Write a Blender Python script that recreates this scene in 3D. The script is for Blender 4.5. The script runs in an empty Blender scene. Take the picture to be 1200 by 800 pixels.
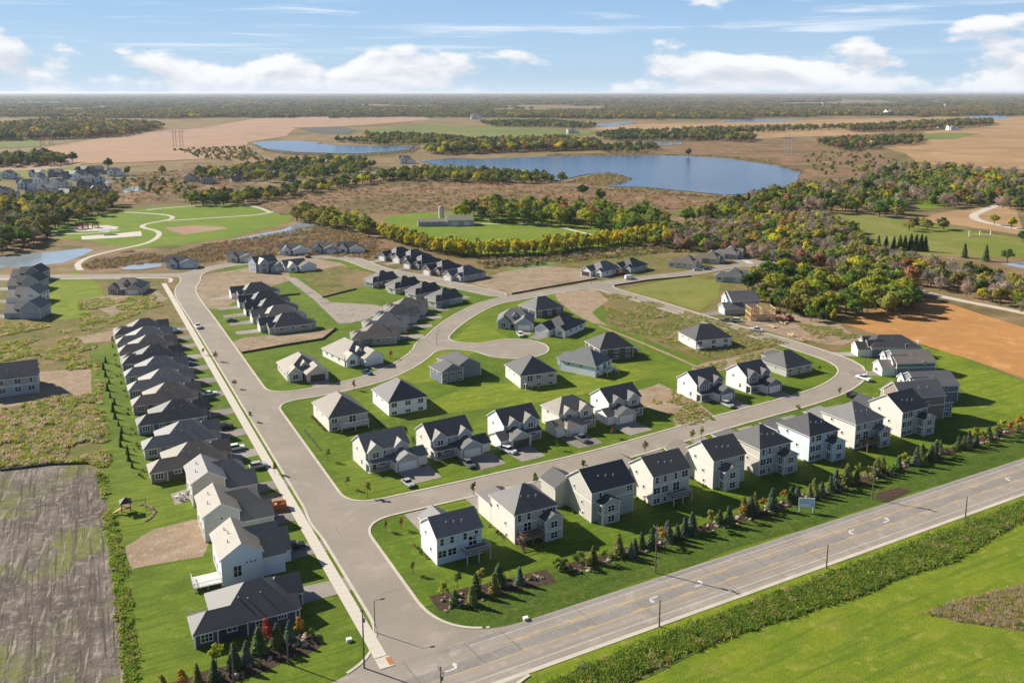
import bpy, bmesh, math, random
import numpy as np
from mathutils import Vector, Matrix, noise
rnd = random.Random(7)
D = bpy.data
scene = bpy.context.scene
COL = scene.collection
R = math.radians
# ------------------------------------------------------------------ camera
FP, DH, YH, CX, CAMH = 1070.0, 194.0, 108.0, 600.0, 100.0
F = math.sqrt(FP*FP-DH*DH); CY = YH+DH; TH = math.atan(DH/F)
cam = D.cameras.new('camera'); cam_o = D.objects.new('camera', cam); COL.objects.link(cam_o)
cam_o.location = (0, 0, CAMH); cam_o.rotation_euler = (math.pi/2-TH, 0, 0)
cam.sensor_width = 36.0; cam.lens = 36.0*F/1200.0
cam.shift_y = -(400.0-CY)/1200.0
cam.clip_start = 1.0; cam.clip_end = 120000.0
scene.camera = cam_o
# ------------------------------------------------------------------ light
SUN_AZ, SUN_EL = 153.0, 31.0          # direction towards the sun, degrees from +X
sd = Vector((math.cos(R(SUN_AZ))*math.cos(R(SUN_EL)), math.sin(R(SUN_AZ))*math.cos(R(SUN_EL)), math.sin(R(SUN_EL))))
sun = D.lights.new('sun', 'SUN'); sun.energy = 5.0; sun.angle = R(0.53); sun.color = (1.0, 0.92, 0.79)
sun_o = D.objects.new('sun', sun); COL.objects.link(sun_o); sun_o.location = (0, 0, 300)
sun_o.rotation_euler = sd.to_track_quat('Z', 'Y').to_euler()
scene.view_settings.view_transform = 'Standard'; scene.view_settings.look = 'None'
scene.view_settings.exposure = 0.92; scene.view_settings.gamma = 1.0
scene.cycles.use_denoising = True
HAZE = 3.2e-5
scene.cycles.max_bounces = 5; scene.cycles.transparent_max_bounces = 6

class NT:
    def __init__(s, tree): s.t = tree
    def n(s, typ, **kw):
        nd = s.t.nodes.new(typ)
        ins = kw.pop('i', {})
        for k, v in kw.items(): setattr(nd, k, v)
        for k, v in ins.items():
            if isinstance(v, bpy.types.NodeSocket): s.t.links.new(v, nd.inputs[k])
            else: nd.inputs[k].default_value = v
        return nd
    def link(s, a, b): s.t.links.new(a, b)
    def math(s, op, a, b=0.0, c=0.0, clamp=False):
        return s.n('ShaderNodeMath', operation=op, use_clamp=clamp, i={0: a, 1: b, 2: c}).outputs[0]
    def mix(s, f, a, b, blend='MIX'):
        nd = s.n('ShaderNodeMix', data_type='RGBA', blend_type=blend)
        for k, v in ((0, f), (6, a), (7, b)):
            if isinstance(v, bpy.types.NodeSocket): s.t.links.new(v, nd.inputs[k])
            else: nd.inputs[k].default_value = v if k == 0 else (tuple(v)+(1,))[:4]
        return nd.outputs[2]
    def noise(s, vec, scale, detail=4, rough=.55, dist=0.0):
        return s.n('ShaderNodeTexNoise', i={'Vector': vec, 'Scale': scale, 'Detail': detail, 'Roughness': rough, 'Distortion': dist}).outputs['Fac']
    def ramp(s, f, a, b):
        return s.n('ShaderNodeMapRange', clamp=True, interpolation_type='SMOOTHSTEP', i={0: f, 1: a, 2: b, 3: 0.0, 4: 1.0}).outputs[0]

world = D.worlds.new('World'); scene.world = world; world.use_nodes = True
w = NT(world.node_tree); world.node_tree.nodes.clear()
sky = w.n('ShaderNodeTexSky', sky_type='NISHITA', sun_disc=False)
sky.sun_elevation = R(SUN_EL); sky.sun_rotation = R(90.0-SUN_AZ); sky.altitude = 300; sky.air_density = 1.0; sky.dust_density = 0.2; sky.ozone_density = 3.0
tc = w.n('ShaderNodeTexCoord')
sep = w.n('ShaderNodeSeparateXYZ', i={0: tc.outputs['Generated']})
az = w.math('ARCTAN2', sep.outputs[0], sep.outputs[1])
el = w.math('ARCSINE', sep.outputs[2])
def cvec(sx, sy, ox, oy, e=el):
    return w.n('ShaderNodeCombineXYZ', i={0: w.math('MULTIPLY_ADD', az, sx, ox), 1: w.math('MULTIPLY_ADD', e, sy, oy), 2: 3.7}).outputs[0]
CB = (1.9, 4.3)                                        # where in the noise the clouds are taken
cum = w.noise(cvec(8.5, 21.0, *CB), 1.0, 8, .54, .2)  # heaped clouds
low = w.ramp(el, .085, .012)                             # more of them towards the horizon
thr = w.math('MULTIPLY_ADD', low, -.185, .618)
cm = w.math('MULTIPLY', w.ramp(w.math('SUBTRACT', cum, thr), -.012, .085), .95)
cum2 = w.noise(cvec(8.5, 21.0, CB[0]-.05, CB[1]+.22), 1.0, 5, .54, .2)
shade = w.ramp(w.math('SUBTRACT', cum2, cum), -.10, .12)
cir = w.noise(cvec(5.0, 95.0, 7.7, 1.2), 1.0, 5, .6, .4)
hi = w.ramp(el, .02, .06)
ci = w.math('MULTIPLY', w.ramp(cir, .50, .74), w.math('MULTIPLY', w.math('MULTIPLY', hi, w.ramp(el, .35, .12)), .7))
bright = w.mix(shade, (10.6, 10.6, 10.7), (7.3, 7.8, 8.7))
tint = w.mix(w.math('MULTIPLY', w.ramp(el, .24, .07), .85), sky.outputs[0], w.mix(w.ramp(el, .0, .16), (5.2, 7.3, 9.6), (3.0, 5.5, 9.3)))
skc = w.mix(ci, tint, (9.6, 10.2, 11.0))
skc = w.mix(cm, skc, bright)
haz = w.math('MULTIPLY', w.ramp(el, .022, -.004), .55)
skc = w.mix(haz, skc, (7.9, 8.9, 10.2))
bg = w.n('ShaderNodeBackground', i={'Color': skc, 'Strength': 0.05})
out = w.n('ShaderNodeOutputWorld'); w.link(bg.outputs[0], out.inputs[0])

# ------------------------------------------------------------------ places
def G(x, y, z=0.0):
    """ground point (metres) of a point read off the survey picture"""
    u = (x-CX)/F; v = -(y-CY)/F
    dy = math.cos(TH)+v*math.sin(TH); dz = -math.sin(TH)+v*math.cos(TH)
    t = (z-CAMH)/dz
    return Vector((u*t, dy*t, z))
def fr(a, x, y, z=0.0):
    c, s = math.cos(R(a)), math.sin(R(a))
    return Vector((x*c-y*s, x*s+y*c, z))
AC, AM = 29.2, 26.7                    # bearing of the county road and square of the main street

# ------------------------------------------------------------------ materials
MATS = {}
def ramped(name, cols, scale=1.0, rough=.85, bump=0.0, bscale=8.0, big=None, spec=.3, coord='Object', fine=None, island=None, stripe=None):
    """noise mix of 2-3 colours; big=(scale, colour, lo, hi) adds patches; fine=(scale, amount) speckles"""
    if name in MATS: return MATS[name]
    m = D.materials.new(name); m.use_nodes = True; MATS[name] = m
    t = NT(m.node_tree); p = m.node_tree.nodes['Principled BSDF']
    v = t.n('ShaderNodeTexCoord').outputs[coord]
    c = t.mix(t.ramp(t.noise(v, scale, 5, .6), .34, .66), cols[0], cols[1])
    if len(cols) > 2: c = t.mix(t.ramp(t.noise(v, scale*2.7, 4, .6), .5, .68), c, cols[2])
    if big:
        for b in big: c = t.mix(t.math('MULTIPLY', t.ramp(t.noise(v, b[0], 4, .6, .3), b[2], b[3]), b[4] if len(b) > 4 else 1.0), c, b[1])
    for sp in (stripe or ()):
        sv = t.n('ShaderNodeMapping', i={'Vector': t.n('ShaderNodeMapping', i={'Vector': v, 'Rotation': (0, 0, R(-sp[0]))}).outputs[0], 'Scale': (sp[1], sp[2], 1.0)}).outputs[0]
        c = t.mix(t.math('MULTIPLY', t.ramp(t.noise(sv, 1.0, 4, .6, .15), sp[4], sp[5]), sp[6]), c, sp[3])
    if fine:
        fv = t.math('MULTIPLY_ADD', t.noise(v, fine[0], 3, .7), fine[1]*2, 1-fine[1])
        c = t.mix(1.0, c, t.n('ShaderNodeCombineColor', i={0: fv, 1: fv, 2: fv}).outputs[0], 'MULTIPLY')
    if island:
        oi = t.n('ShaderNodeObjectInfo').outputs['Random']
        k = t.math('MULTIPLY_ADD', oi, island*2, 1-island)
        c = t.mix(1.0, c, t.n('ShaderNodeCombineColor', i={0: k, 1: k, 2: k}).outputs[0], 'MULTIPLY')
    t.link(c, p.inputs['Base Color']); p.inputs['Roughness'].default_value = rough
    p.inputs['Specular IOR Level'].default_value = spec
    if bump:
        b = t.n('ShaderNodeBump', i={'Height': t.noise(v, bscale, 4, .65), 'Strength': bump, 'Distance': .3})
        t.link(b.outputs[0], p.inputs['Normal'])
    return m
def C255(*a): return tuple(((x/255.0)/12.92 if x/255.0 <= .04045 else ((x/255.0+.055)/1.055)**2.4) for x in a)

ramped('lawn', [(.072, .122, .008), (.104, .158, .012), (.138, .185, .020)], .12, .9, .6, 3.0,
       [(.018, (.150, .190, .016), .45, .68, .85), (.05, (.058, .098, .008), .52, .72, .75), (.4, (.15, .16, .035), .6, .75, .5)], .12, fine=(1.1, .32), stripe=[(26.7, .08, .9, (.062, .11, .008), .49, .58, .6)])
ramped('lawn_yellow', [(.165, .205, .014), (.125, .178, .012), (.22, .232, .035)], .12, .9, .6, 3.0, [(.03, (.085, .13, .012), .5, .72, .8), (.09, (.19, .17, .05), .58, .75, .6)], .12, fine=(1.0, .3), stripe=[(29, .05, .5, (.095, .145, .012), .5, .62, .75)])
ramped('lawn_deep', [(.046, .085, .009), (.070, .112, .012), (.10, .13, .022)], .3, .9, .8, 3.0, [(.08, (.115, .14, .022), .52, .75, .7)], .12, fine=(1.2, .4), stripe=[(29, .06, .6, (.04, .075, .008), .5, .66, .5)])
ramped('meadow', [(.165, .135, .045), (.105, .115, .028), (.225, .165, .085)], .06, .95, .8, 1.2, [(.02, (.215, .155, .08), .46, .64, .85), (.09, (.075, .09, .022), .53, .68, .8), (.3, (.26, .21, .13), .6, .72, .6)], .1, fine=(.8, .42))
ramped('prairie', [(.235, .155, .082), (.150, .115, .05), (.27, .18, .115)], .012, .95, .6, .5, [(.0035, (.125, .11, .042), .47, .6, .9), (.011, (.21, .17, .085), .52, .66, .7), (.03, (.085, .075, .03), .55, .68, .75)], .1, fine=(.12, .42))
ramped('marsh', [(.225, .125, .075), (.155, .105, .05), (.29, .20, .13)], .02, .95, .6, .6, [(.012, (.115, .095, .038), .48, .62, .9), (.05, (.13, .07, .045), .54, .66, .75), (.09, (.10, .105, .035), .58, .68, .6)], .1, fine=(.22, .45))
ramped('field_pink', [(.34, .215, .155), (.29, .185, .13), (.38, .25, .17)], .006, .95, .3, .5, [(.002, (.33, .22, .13), .45, .65, .8)], .1, fine=(.06, .12))
ramped('field_tan', [(.34, .22, .115), (.28, .175, .09), (.40, .27, .15)], .006, .95, .3, .5, [(.003, (.23, .15, .075), .5, .68, .7)], .1, fine=(.06, .14))
ramped('field_orange', [(.42, .205, .072), (.36, .178, .065), (.47, .25, .10)], .05, .95, .6, 1.5, [(.02, (.31, .17, .06), .5, .7, .7)], .1, fine=(.8, .25))
ramped('field_green', [(.165, .18, .034), (.13, .165, .028), (.21, .195, .06)], .015, .95, .5, 1.0, [(.006, (.215, .19, .07), .48, .68, .8), (.05, (.12, .14, .03), .55, .7, .6)], .1, fine=(.25, .3))
ramped('far_green', [(.15, .17, .05), (.11, .14, .035)], .004, .95, 0, 1.0, [(.003, (.2, .18, .08), .5, .7, .7)], .1, fine=(.04, .12))
ramped('dark_field', [(.055, .06, .05), (.075, .075, .06)], .004, .9)
ramped('pasture', [(.135, .195, .016), (.105, .17, .014), (.18, .205, .035)], .03, .9, .3, 1.5, [(.012, (.17, .20, .03), .5, .7, .7)], .1, fine=(.4, .25), stripe=[(10, .02, .15, (.10, .16, .014), .5, .64, .5)])
ramped('dirt', [(.30, .225, .155), (.24, .175, .12), (.35, .28, .205)], .12, .95, .8, 1.6, [(.06, (.19, .145, .09), .5, .68, .7), (.25, (.12, .13, .04), .6, .74, .75)], .1, fine=(1.2, .25))
ramped('bare_dirt', [(.31, .23, .16), (.25, .185, .125), (.36, .28, .20)], .15, .95, .8, 1.6, None, .1, fine=(1.2, .25))
ramped('gravel', [(.33, .29, .25), (.26, .225, .19), (.38, .34, .30)], .5, .95, .8, 3.0, [(.15, (.20, .17, .14), .52, .66, .8)], .1, fine=(2.5, .25))
ramped('mulch', [(.075, .05, .035), (.05, .033, .024), (.11, .075, .05)], 1.2, .95, .8, 4.0, None, .1, fine=(4.0, .4))
ramped('weeds_ground', [(.075, .11, .018), (.11, .135, .028), (.15, .14, .05)], .25, .95, 1.0, 1.5, [(.06, (.18, .13, .06), .55, .75, .8)], .1, fine=(1.2, .45))
ramped('path', [(.50, .45, .38), (.43, .385, .32)], .2, .9, 0, 1, None, .2, fine=(1.5, .08))
ramped('concrete', [(.52, .475, .405), (.45, .41, .345), (.56, .51, .44)], .35, .85, .1, 6, None, .25, fine=(3, .1))
ramped('kerb', [(.50, .455, .37), (.42, .38, .31)], .3, .85, 0, 6, None, .25, fine=(1.2, .14))
ramped('asphalt', [(.275, .238, .196), (.245, .212, .175), (.305, .264, .22)], .06, .9, .15, 8, [(.025, (.225, .195, .162), .48, .68, .7), (.35, (.20, .175, .15), .64, .74, .6)], .25, fine=(1.5, .1))
ramped('county_asphalt', [(.295, .255, .216), (.255, .222, .19), (.335, .29, .248)], .09, .9, .15, 8, [(.03, (.235, .205, .178), .5, .7, .6)], .25, fine=(1.5, .14), stripe=[(29.2, .02, 1.2, (.22, .192, .168), .5, .62, .7)])
ramped('worn_lane', [(.20, .182, .165), (.24, .218, .195)], .12, .9, 0, 8, [(.5, (.29, .265, .24), .55, .7, .6)], .25, fine=(1.2, .3))
ramped('driveway', [(.215, .19, .17), (.245, .22, .195)], .3, .9, 0, 8, None, .25, fine=(2.5, .08), island=.22)
ramped('paint_white', [(.62, .61, .58), (.42, .41, .39)], 1.4, .8)
ramped('paint_yellow', [(.60, .42, .17), (.45, .34, .19)], .5, .8)
ramped('seal', [(.09, .082, .075), (.14, .125, .11)], 1.0, .8)
ramped('soil', [(.165, .135, .113), (.10, .082, .072), (.25, .212, .18)], .2, .95, 1.0, 1.2, [(.035, (.25, .212, .18), .5, .66, .7), (.045, (.15, .165, .045), .5, .64, .8), (.5, (.08, .065, .058), .58, .68, .7)], .1, fine=(.8, .4),
       stripe=[(114, .02, .40, (.085, .068, .06), .50, .60, .55), (116, .05, 1.9, (.055, .045, .04), .55, .61, .65), (110, .12, 1.1, (.38, .325, .285), .57, .66, .5)])
ramped('silt', [(.045, .04, .038), (.07, .062, .055)], 1.0, .9)
ramped('trunk', [(.12, .09, .065), (.07, .052, .04)], 2.0, .95)
ramped('pole_wood', [(.15, .125, .105), (.10, .082, .07)], 2.0, .95)
ramped('boulder', [(.34, .255, .19), (.24, .18, .14), (.42, .33, .26)], .9, .9, .5, 3, None, .2, island=.4)
ramped('lumber', [(.58, .42, .24), (.50, .35, .19), (.65, .5, .31)], .8, .85)
ramped('trim', [(.72, .71, .69), (.66, .65, .63)], 1.0, .6)
ramped('metal_grey', [(.30, .31, .32), (.24, .25, .26)], 1.0, .45)
ramped('metal_dark', [(.035, .035, .037), (.05, .05, .05)], 1.0, .5)
ramped('orange_steel', [(.45, .16, .035), (.36, .12, .03)], 1.0, .6)
ramped('red_steel', [(.33, .045, .04), (.25, .035, .035)], 1.0, .5)
ramped('deck_white', [(.62, .61, .59), (.52, .51, .49)], 1.0, .7)
ramped('deck_brown', [(.23, .13, .085), (.17, .10, .065)], 1.0, .8)
ramped('deck_grey', [(.16, .155, .15), (.12, .115, .11)], 1.0, .8)
ramped('tyre', [(.02, .02, .02), (.03, .03, .03)], 3.0, .85)
ramped('algae', [(.11, .17, .05), (.14, .2, .07)], .2, .7)
WALL = {'cream': (.63, .61, .56), 'white': (.74, .74, .73), 'grey': (.40, .395, .38), 'greige': (.49, .465, .42), 'taupe': (.23, .185, .15),
        'bluegrey': (.31, .35, .39), 'lightblue': (.44, .53, .63), 'slate': (.155, .185, .225), 'navy': (.075, .09, .115), 'charcoal': (.09, .092, .10),
        'sage': (.38, .38, .34), 'paleblue': (.60, .66, .72), 'stone': (.40, .36, .31)}
def siding(k):
    nm = 'siding_'+k
    if nm in MATS: return MATS[nm]
    c = WALL[k]; m = D.materials.new(nm); m.use_nodes = True; MATS[nm] = m
    t = NT(m.node_tree); p = m.node_tree.nodes['Principled BSDF']
    v = t.n('ShaderNodeTexCoord').outputs['Object']
    z = t.n('ShaderNodeSeparateXYZ', i={0: v}).outputs[2]
    saw = t.math('FRACT', t.math('MULTIPLY', z, 1/.22))
    k2 = t.math('MULTIPLY_ADD', t.ramp(saw, .72, 1.0), -.16, 1.03)
    f = t.math('MULTIPLY', t.math('MULTIPLY_ADD', t.noise(v, .7, 4, .6), .16, .92), k2)
    cc = t.mix(1.0, c, t.n('ShaderNodeCombineColor', i={0: f, 1: f, 2: f}).outputs[0], 'MULTIPLY')
    t.link(cc, p.inputs['Base Color']); p.inputs['Roughness'].default_value = .7; p.inputs['Specular IOR Level'].default_value = .25
    return m
ROOF = {'charcoal': (.082, .08, .081), 'dark': (.056, .056, .06), 'grey': (.155, .152, .15), 'brown': (.145, .122, .102), 'slate': (.12, .122, .13), 'warm': (.21, .185, .155)}
def shingle(k):
    nm = 'shingle_'+k
    if nm in MATS: return MATS[nm]
    c = Vector(ROOF[k]); m = D.materials.new(nm); m.use_nodes = True; MATS[nm] = m
    t = NT(m.node_tree); p = m.node_tree.nodes['Principled BSDF']
    v = t.n('ShaderNodeTexCoord').outputs['Object']
    z = t.n('ShaderNodeSeparateXYZ', i={0: v}).outputs[2]
    row = t.math('FRACT', t.math('MULTIPLY', z, 1/.16))
    a = t.math('MULTIPLY_ADD', t.noise(v, 3.2, 3, .7), .75, .62)
    b = t.math('MULTIPLY_ADD', t.noise(v, .35, 3, .6), .4, .8)
    a = t.math('MULTIPLY', t.math('MULTIPLY', a, b), t.math('MULTIPLY_ADD', t.ramp(row, .6, 1.0), -.18, 1.05))
    cc = t.mix(1.0, tuple(c), t.n('ShaderNodeCombineColor', i={0: a, 1: a, 2: a}).outputs[0], 'MULTIPLY')
    t.link(cc, p.inputs['Base Color']); p.inputs['Roughness'].default_value = .56; p.inputs['Specular IOR Level'].default_value = .32
    return m
def simple(name, c, rough=.5, metal=0.0, spec=.5):
    if name in MATS: return MATS[name]
    m = D.materials.new(name); m.use_nodes = True; MATS[name] = m
    t = NT(m.node_tree); p = m.node_tree.nodes['Principled BSDF']
    v = t.n('ShaderNodeTexCoord').outputs['Object']
    t.link(t.mix(t.noise(v, 1.5, 2), tuple(x*.9 for x in c), tuple(x*1.1 for x in c)), p.inputs['Base Color'])
    p.inputs['Roughness'].default_value = rough; p.inputs['Metallic'].default_value = metal; p.inputs['Specular IOR Level'].default_value = spec
    return m
simple('glass', (.018, .022, .028), .06, 0, .6)
simple('car_glass', (.012, .014, .017), .08, 0, .6)
for n_, c_ in (('white', (.75, .75, .75)), ('black', (.018, .018, .02)), ('silver', (.42, .43, .44)), ('red', (.35, .03, .03)), ('blue', (.05, .09, .18)), ('grey', (.14, .145, .15))):
    simple('paint_'+n_+'_car', c_, .28, .1, .5)
simple('door_dark', (.06, .045, .04), .5); simple('door_red', (.28, .05, .04), .5); simple('sign_white', (.7, .74, .78), .6); simple('sign_blue', (.42, .55, .66), .6)
simple('tarp_blue', (.03, .13, .30), .6)
def water():
    m = D.materials.new('water'); m.use_nodes = True; MATS['water'] = m
    t = NT(m.node_tree); p = m.node_tree.nodes['Principled BSDF']
    v = t.n('ShaderNodeTexCoord').outputs['Object']
    mp = t.n('ShaderNodeMapping', i={'Vector': v, 'Scale': (.35, 1.0, 1.0)}).outputs[0]
    c = t.mix(t.ramp(t.noise(mp, .006, 4, .6, .4), .4, .64), (.045, .085, .165), (.028, .058, .12))
    t.link(c, p.inputs['Base Color']); p.inputs['Roughness'].default_value = .16; p.inputs['IOR'].default_value = 1.33
    b = t.n('ShaderNodeBump', i={'Height': t.noise(mp, .35, 4, .6), 'Strength': .35, 'Distance': 1.0})
    t.link(b.outputs[0], p.inputs['Normal'])
water()
ramped('pond_water', [(.30, .335, .36), (.24, .275, .31)], .03, .12, .15, .5, None, .5)  # pale base colour holds the clouds' reflection as well as silty water
def foliage(name, c0, c1, var=.25, tr=.25):
    m = D.materials.new(name); m.use_nodes = True; MATS[name] = m
    t = NT(m.node_tree); p = m.node_tree.nodes['Principled BSDF']
    oi = t.n('ShaderNodeObjectInfo')
    v = t.n('ShaderNodeTexCoord').outputs['Object']
    c = t.mix(t.ramp(t.noise(v, .5, 3, .6), .36, .64), c0, c1)
    k = t.math('MULTIPLY_ADD', oi.outputs['Random'], 2*var, 1-var)
    k = t.math('MULTIPLY', k, t.math('MULTIPLY_ADD', t.noise(v, 2.2, 2, .6), .7, .65))
    r2 = t.math('FRACT', t.math('MULTIPLY', oi.outputs['Random'], 17.3))
    kr = t.math('MULTIPLY', k, t.math('MULTIPLY_ADD', r2, .3, .85))
    c = t.mix(1.0, c, t.n('ShaderNodeCombineColor', i={0: kr, 1: k, 2: k}).outputs[0], 'MULTIPLY')
    t.link(c, p.inputs['Base Color']); p.inputs['Roughness'].default_value = .8; p.inputs['Specular IOR Level'].default_value = .15
    tl = t.n('ShaderNodeBsdfTranslucent', i={0: c}); ms = t.n('ShaderNodeMixShader', i={0: tr, 1: p.outputs[0], 2: tl.outputs[0]})
    t.link(ms.outputs[0], m.node_tree.nodes['Material Output'].inputs[0])
    return m
foliage('leaf_green', (0.105, 0.175, 0.026), (0.185, 0.255, 0.038), .28, .32)
foliage('leaf_dark', (0.058, 0.098, 0.028), (0.105, 0.145, 0.036), .28, .3)
foliage('leaf_olive', (0.225, 0.225, 0.046), (0.31, 0.28, 0.065), .28, .32)
foliage('leaf_lime', (0.27, 0.31, 0.028), (0.39, 0.385, 0.045), .25, .35)
foliage('leaf_yellow', (.50, .44, .03), (.63, .53, .045), .22, .35)
foliage('leaf_orange', (.40, .22, .035), (.46, .29, .05))
foliage('leaf_rust', (0.3, 0.15, 0.06), (0.37, 0.21, 0.09), .25, .3)
foliage('leaf_red', (0.325, 0.052, 0.039), (0.416, 0.091, 0.058))
foliage('leaf_mauve', (0.3, 0.235, 0.19), (0.385, 0.305, 0.24), .25, .2)
foliage('leaf_spruce', (.080, .125, .045), (.135, .175, .062), .25, .25)
foliage('leaf_bluish', (.095, .13, .082), (.15, .185, .115), .25, .25)
foliage('leaf_cedar', (0.16, 0.175, 0.045), (0.235, 0.235, 0.07), .25, .25)
foliage('grass_green', (.20, .29, .04), (.29, .37, .06), .2, .5)
foliage('grass_olive', (.33, .32, .08), (.42, .37, .11), .2, .5)
foliage('grass_tan', (.46, .37, .23), (.54, .44, .29), .2, .5)
foliage('far_leaf', (0.12, 0.155, 0.065), (0.21, 0.205, 0.085), .55, .2)
foliage('far_rust', (0.29, 0.19, 0.095), (0.36, 0.26, 0.125), .45, .2)

# ------------------------------------------------------------------ mesh helpers
class MB:
    def __init__(s): s.v = []; s.f = []; s.m = []
    def add(s, vs, fs, mi=0, T=None):
        o = len(s.v)
        s.v.extend([tuple(T @ Vector(v)) for v in vs] if T is not None else [tuple(v) for v in vs])
        s.f.extend([tuple(i+o for i in f) for f in fs]); s.m.extend([mi]*len(fs))
    def box(s, x0, x1, y0, y1, z0, z1, mi=0, T=None):
        s.add([(x0,y0,z0),(x1,y0,z0),(x1,y1,z0),(x0,y1,z0),(x0,y0,z1),(x1,y0,z1),(x1,y1,z1),(x0,y1,z1)],
              [(3,2,1,0),(4,5,6,7),(0,1,5,4),(1,2,6,5),(2,3,7,6),(3,0,4,7)], mi, T)
    def bar(s, a, b, t, mi=0, up=(0,0,1), t2=None):
        a = Vector(a); b = Vector(b); d = (b-a); L = d.length
        if L < 1e-6: return
        d.normalize(); u = Vector(up)
        if abs(d.dot(u)) > .95: u = Vector((1,0,0))
        sx = d.cross(u).normalized(); sy = sx.cross(d); t2 = t2 or t
        M = Matrix(((sx.x, d.x, sy.x, a.x), (sx.y, d.y, sy.y, a.y), (sx.z, d.z, sy.z, a.z), (0,0,0,1)))
        s.box(-t/2, t/2, 0, L, -t2/2, t2/2, mi, M)
    def tube(s, pts, n=6, mi=0, caps=True):
        """pts: (x,y,z,r)"""
        o = len(s.v)
        for k, (x, y, z, r) in enumerate(pts):
            p = Vector((x,y,z)); q = Vector(pts[min(k+1, len(pts)-1)][:3]); q0 = Vector(pts[max(k-1,0)][:3])
            d = (q-q0).normalized() if (q-q0).length > 1e-6 else Vector((0,0,1))
            u = d.cross(Vector((1,0,0)) if abs(d.x) < .8 else Vector((0,1,0))).normalized(); v = d.cross(u)
            for i in range(n):
                a = 2*math.pi*i/n
                s.v.append(tuple(p+(u*math.cos(a)+v*math.sin(a))*r))
        for k in range(len(pts)-1):
            for i in range(n):
                s.f.append((o+k*n+i, o+k*n+(i+1)%n, o+(k+1)*n+(i+1)%n, o+(k+1)*n+i)); s.m.append(mi)
        if caps:
            s.f.append(tuple(o+(len(pts)-1)*n+i for i in range(n))); s.m.append(mi)
            s.f.append(tuple(o+n-1-i for i in range(n))); s.m.append(mi)
    def mesh(s, name, mats):
        me = D.meshes.new(name); me.from_pydata(s.v, [], s.f)
        for m in mats: me.materials.append(MATS[m] if isinstance(m, str) else m)
        if len(mats) > 1: me.polygons.foreach_set('material_index', s.m)
        me.update(); return me
    def build(s, name, mats, parent=None, loc=None, rz=0.0, smooth=False):
        if isinstance(mats, (str, bpy.types.Material)): mats = [mats]
        me = s.mesh(name, mats)
        if smooth: me.shade_smooth()
        return obj(name, me, parent, loc, rz)
def obj(name, me, parent=None, loc=None, rz=0.0):
    o = D.objects.new(name, me); COL.objects.link(o)
    if parent is not None: o.parent = parent
    if loc is not None: o.location = loc
    if rz: o.rotation_euler = (0, 0, rz)
    return o
def tag(o, label=None, cat=None, group=None, kind=None):
    if label: o['label'] = label
    if cat: o['category'] = cat
    if group: o['group'] = group
    if kind: o['kind'] = kind
    return o
def empty(name, loc, rz=0.0, label=None, cat=None, group=None):
    o = D.objects.new(name, None); COL.objects.link(o); o.location = loc; o.rotation_euler = (0,0,rz); o.empty_display_size = .5
    return tag(o, label, cat, group)
def npmesh(name, v, f, mats, smooth=False, mi=None):
    """v (n,3), f (m,k) numpy"""
    me = D.meshes.new(name); v = np.asarray(v, np.float32); f = np.asarray(f, np.int32); k = f.shape[1]
    me.vertices.add(len(v)); me.vertices.foreach_set('co', v.ravel())
    me.loops.add(f.size); me.loops.foreach_set('vertex_index', f.ravel())
    me.polygons.add(len(f)); me.polygons.foreach_set('loop_start', np.arange(0, f.size, k, dtype=np.int32))
    for m in mats: me.materials.append(MATS[m])
    if mi is not None: me.polygons.foreach_set('material_index', np.asarray(mi, np.int32))
    me.update(calc_edges=True); me.validate()
    if smooth: me.shade_smooth()
    return me
def spline(pts, step):
    """Catmull-Rom through 2-D points, resampled"""
    P = [Vector(p[:2]) for p in pts]; P = [2*P[0]-P[1]]+P+[2*P[-1]-P[-2]]; o = []
    for i in range(1, len(P)-2):
        a, b, c, d = P[i-1:i+3]; n = max(2, int((c-b).length/step))
        for k in range(n):
            t = k/n; o.append(.5*((2*b)+(c-a)*t+(2*a-5*b+4*c-d)*t*t+(3*b-a-3*c+d)*t**3))
    o.append(P[-2]); return o
def rough_poly(P, jit, step):
    o = []
    n = len(P)
    for i in range(n):
        a, b = P[i], P[(i+1)%n]; L = (b-a).length; k = min(80, max(1, int(L/step))); d = (b-a)/max(L, 1e-6); nn = Vector((-d.y, d.x))
        for j in range(k):
            p = a+(b-a)*(j/k)
            s = 1.0 if jit == 0 else noise.noise(Vector((p.x/step*.31, p.y/step*.31, 5.1)))*jit*1.6
            o.append(p+nn*s if jit else p)
    return o
LEVEL = [0]
def sheet(name, pts, mat, z, jit=0.0, step=4.0, kind='structure', parent=None):
    P = [Vector((p[0], p[1])) for p in pts]
    if jit: P = rough_poly(P, jit, step)
    me = D.meshes.new(name); me.from_pydata([(p.x, p.y, z) for p in P], [], [tuple(range(len(P)))])
    if me.polygons[0].normal.z < 0: me.flip_normals()
    me.materials.append(MATS[mat]); me.update()
    o = obj(name, me, parent)
    if parent is None: o['kind'] = kind
    return o
def px(name, pts, mat, z, jit=0.0, step=None, kind='structure'):
    """sheet whose outline was surveyed as picture points"""
    P = [G(*p) for p in pts]
    d = sum(p.y for p in P)/len(P)
    return sheet(name, P, mat, z, jit*d/300.0, step or d/55.0, kind)
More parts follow.
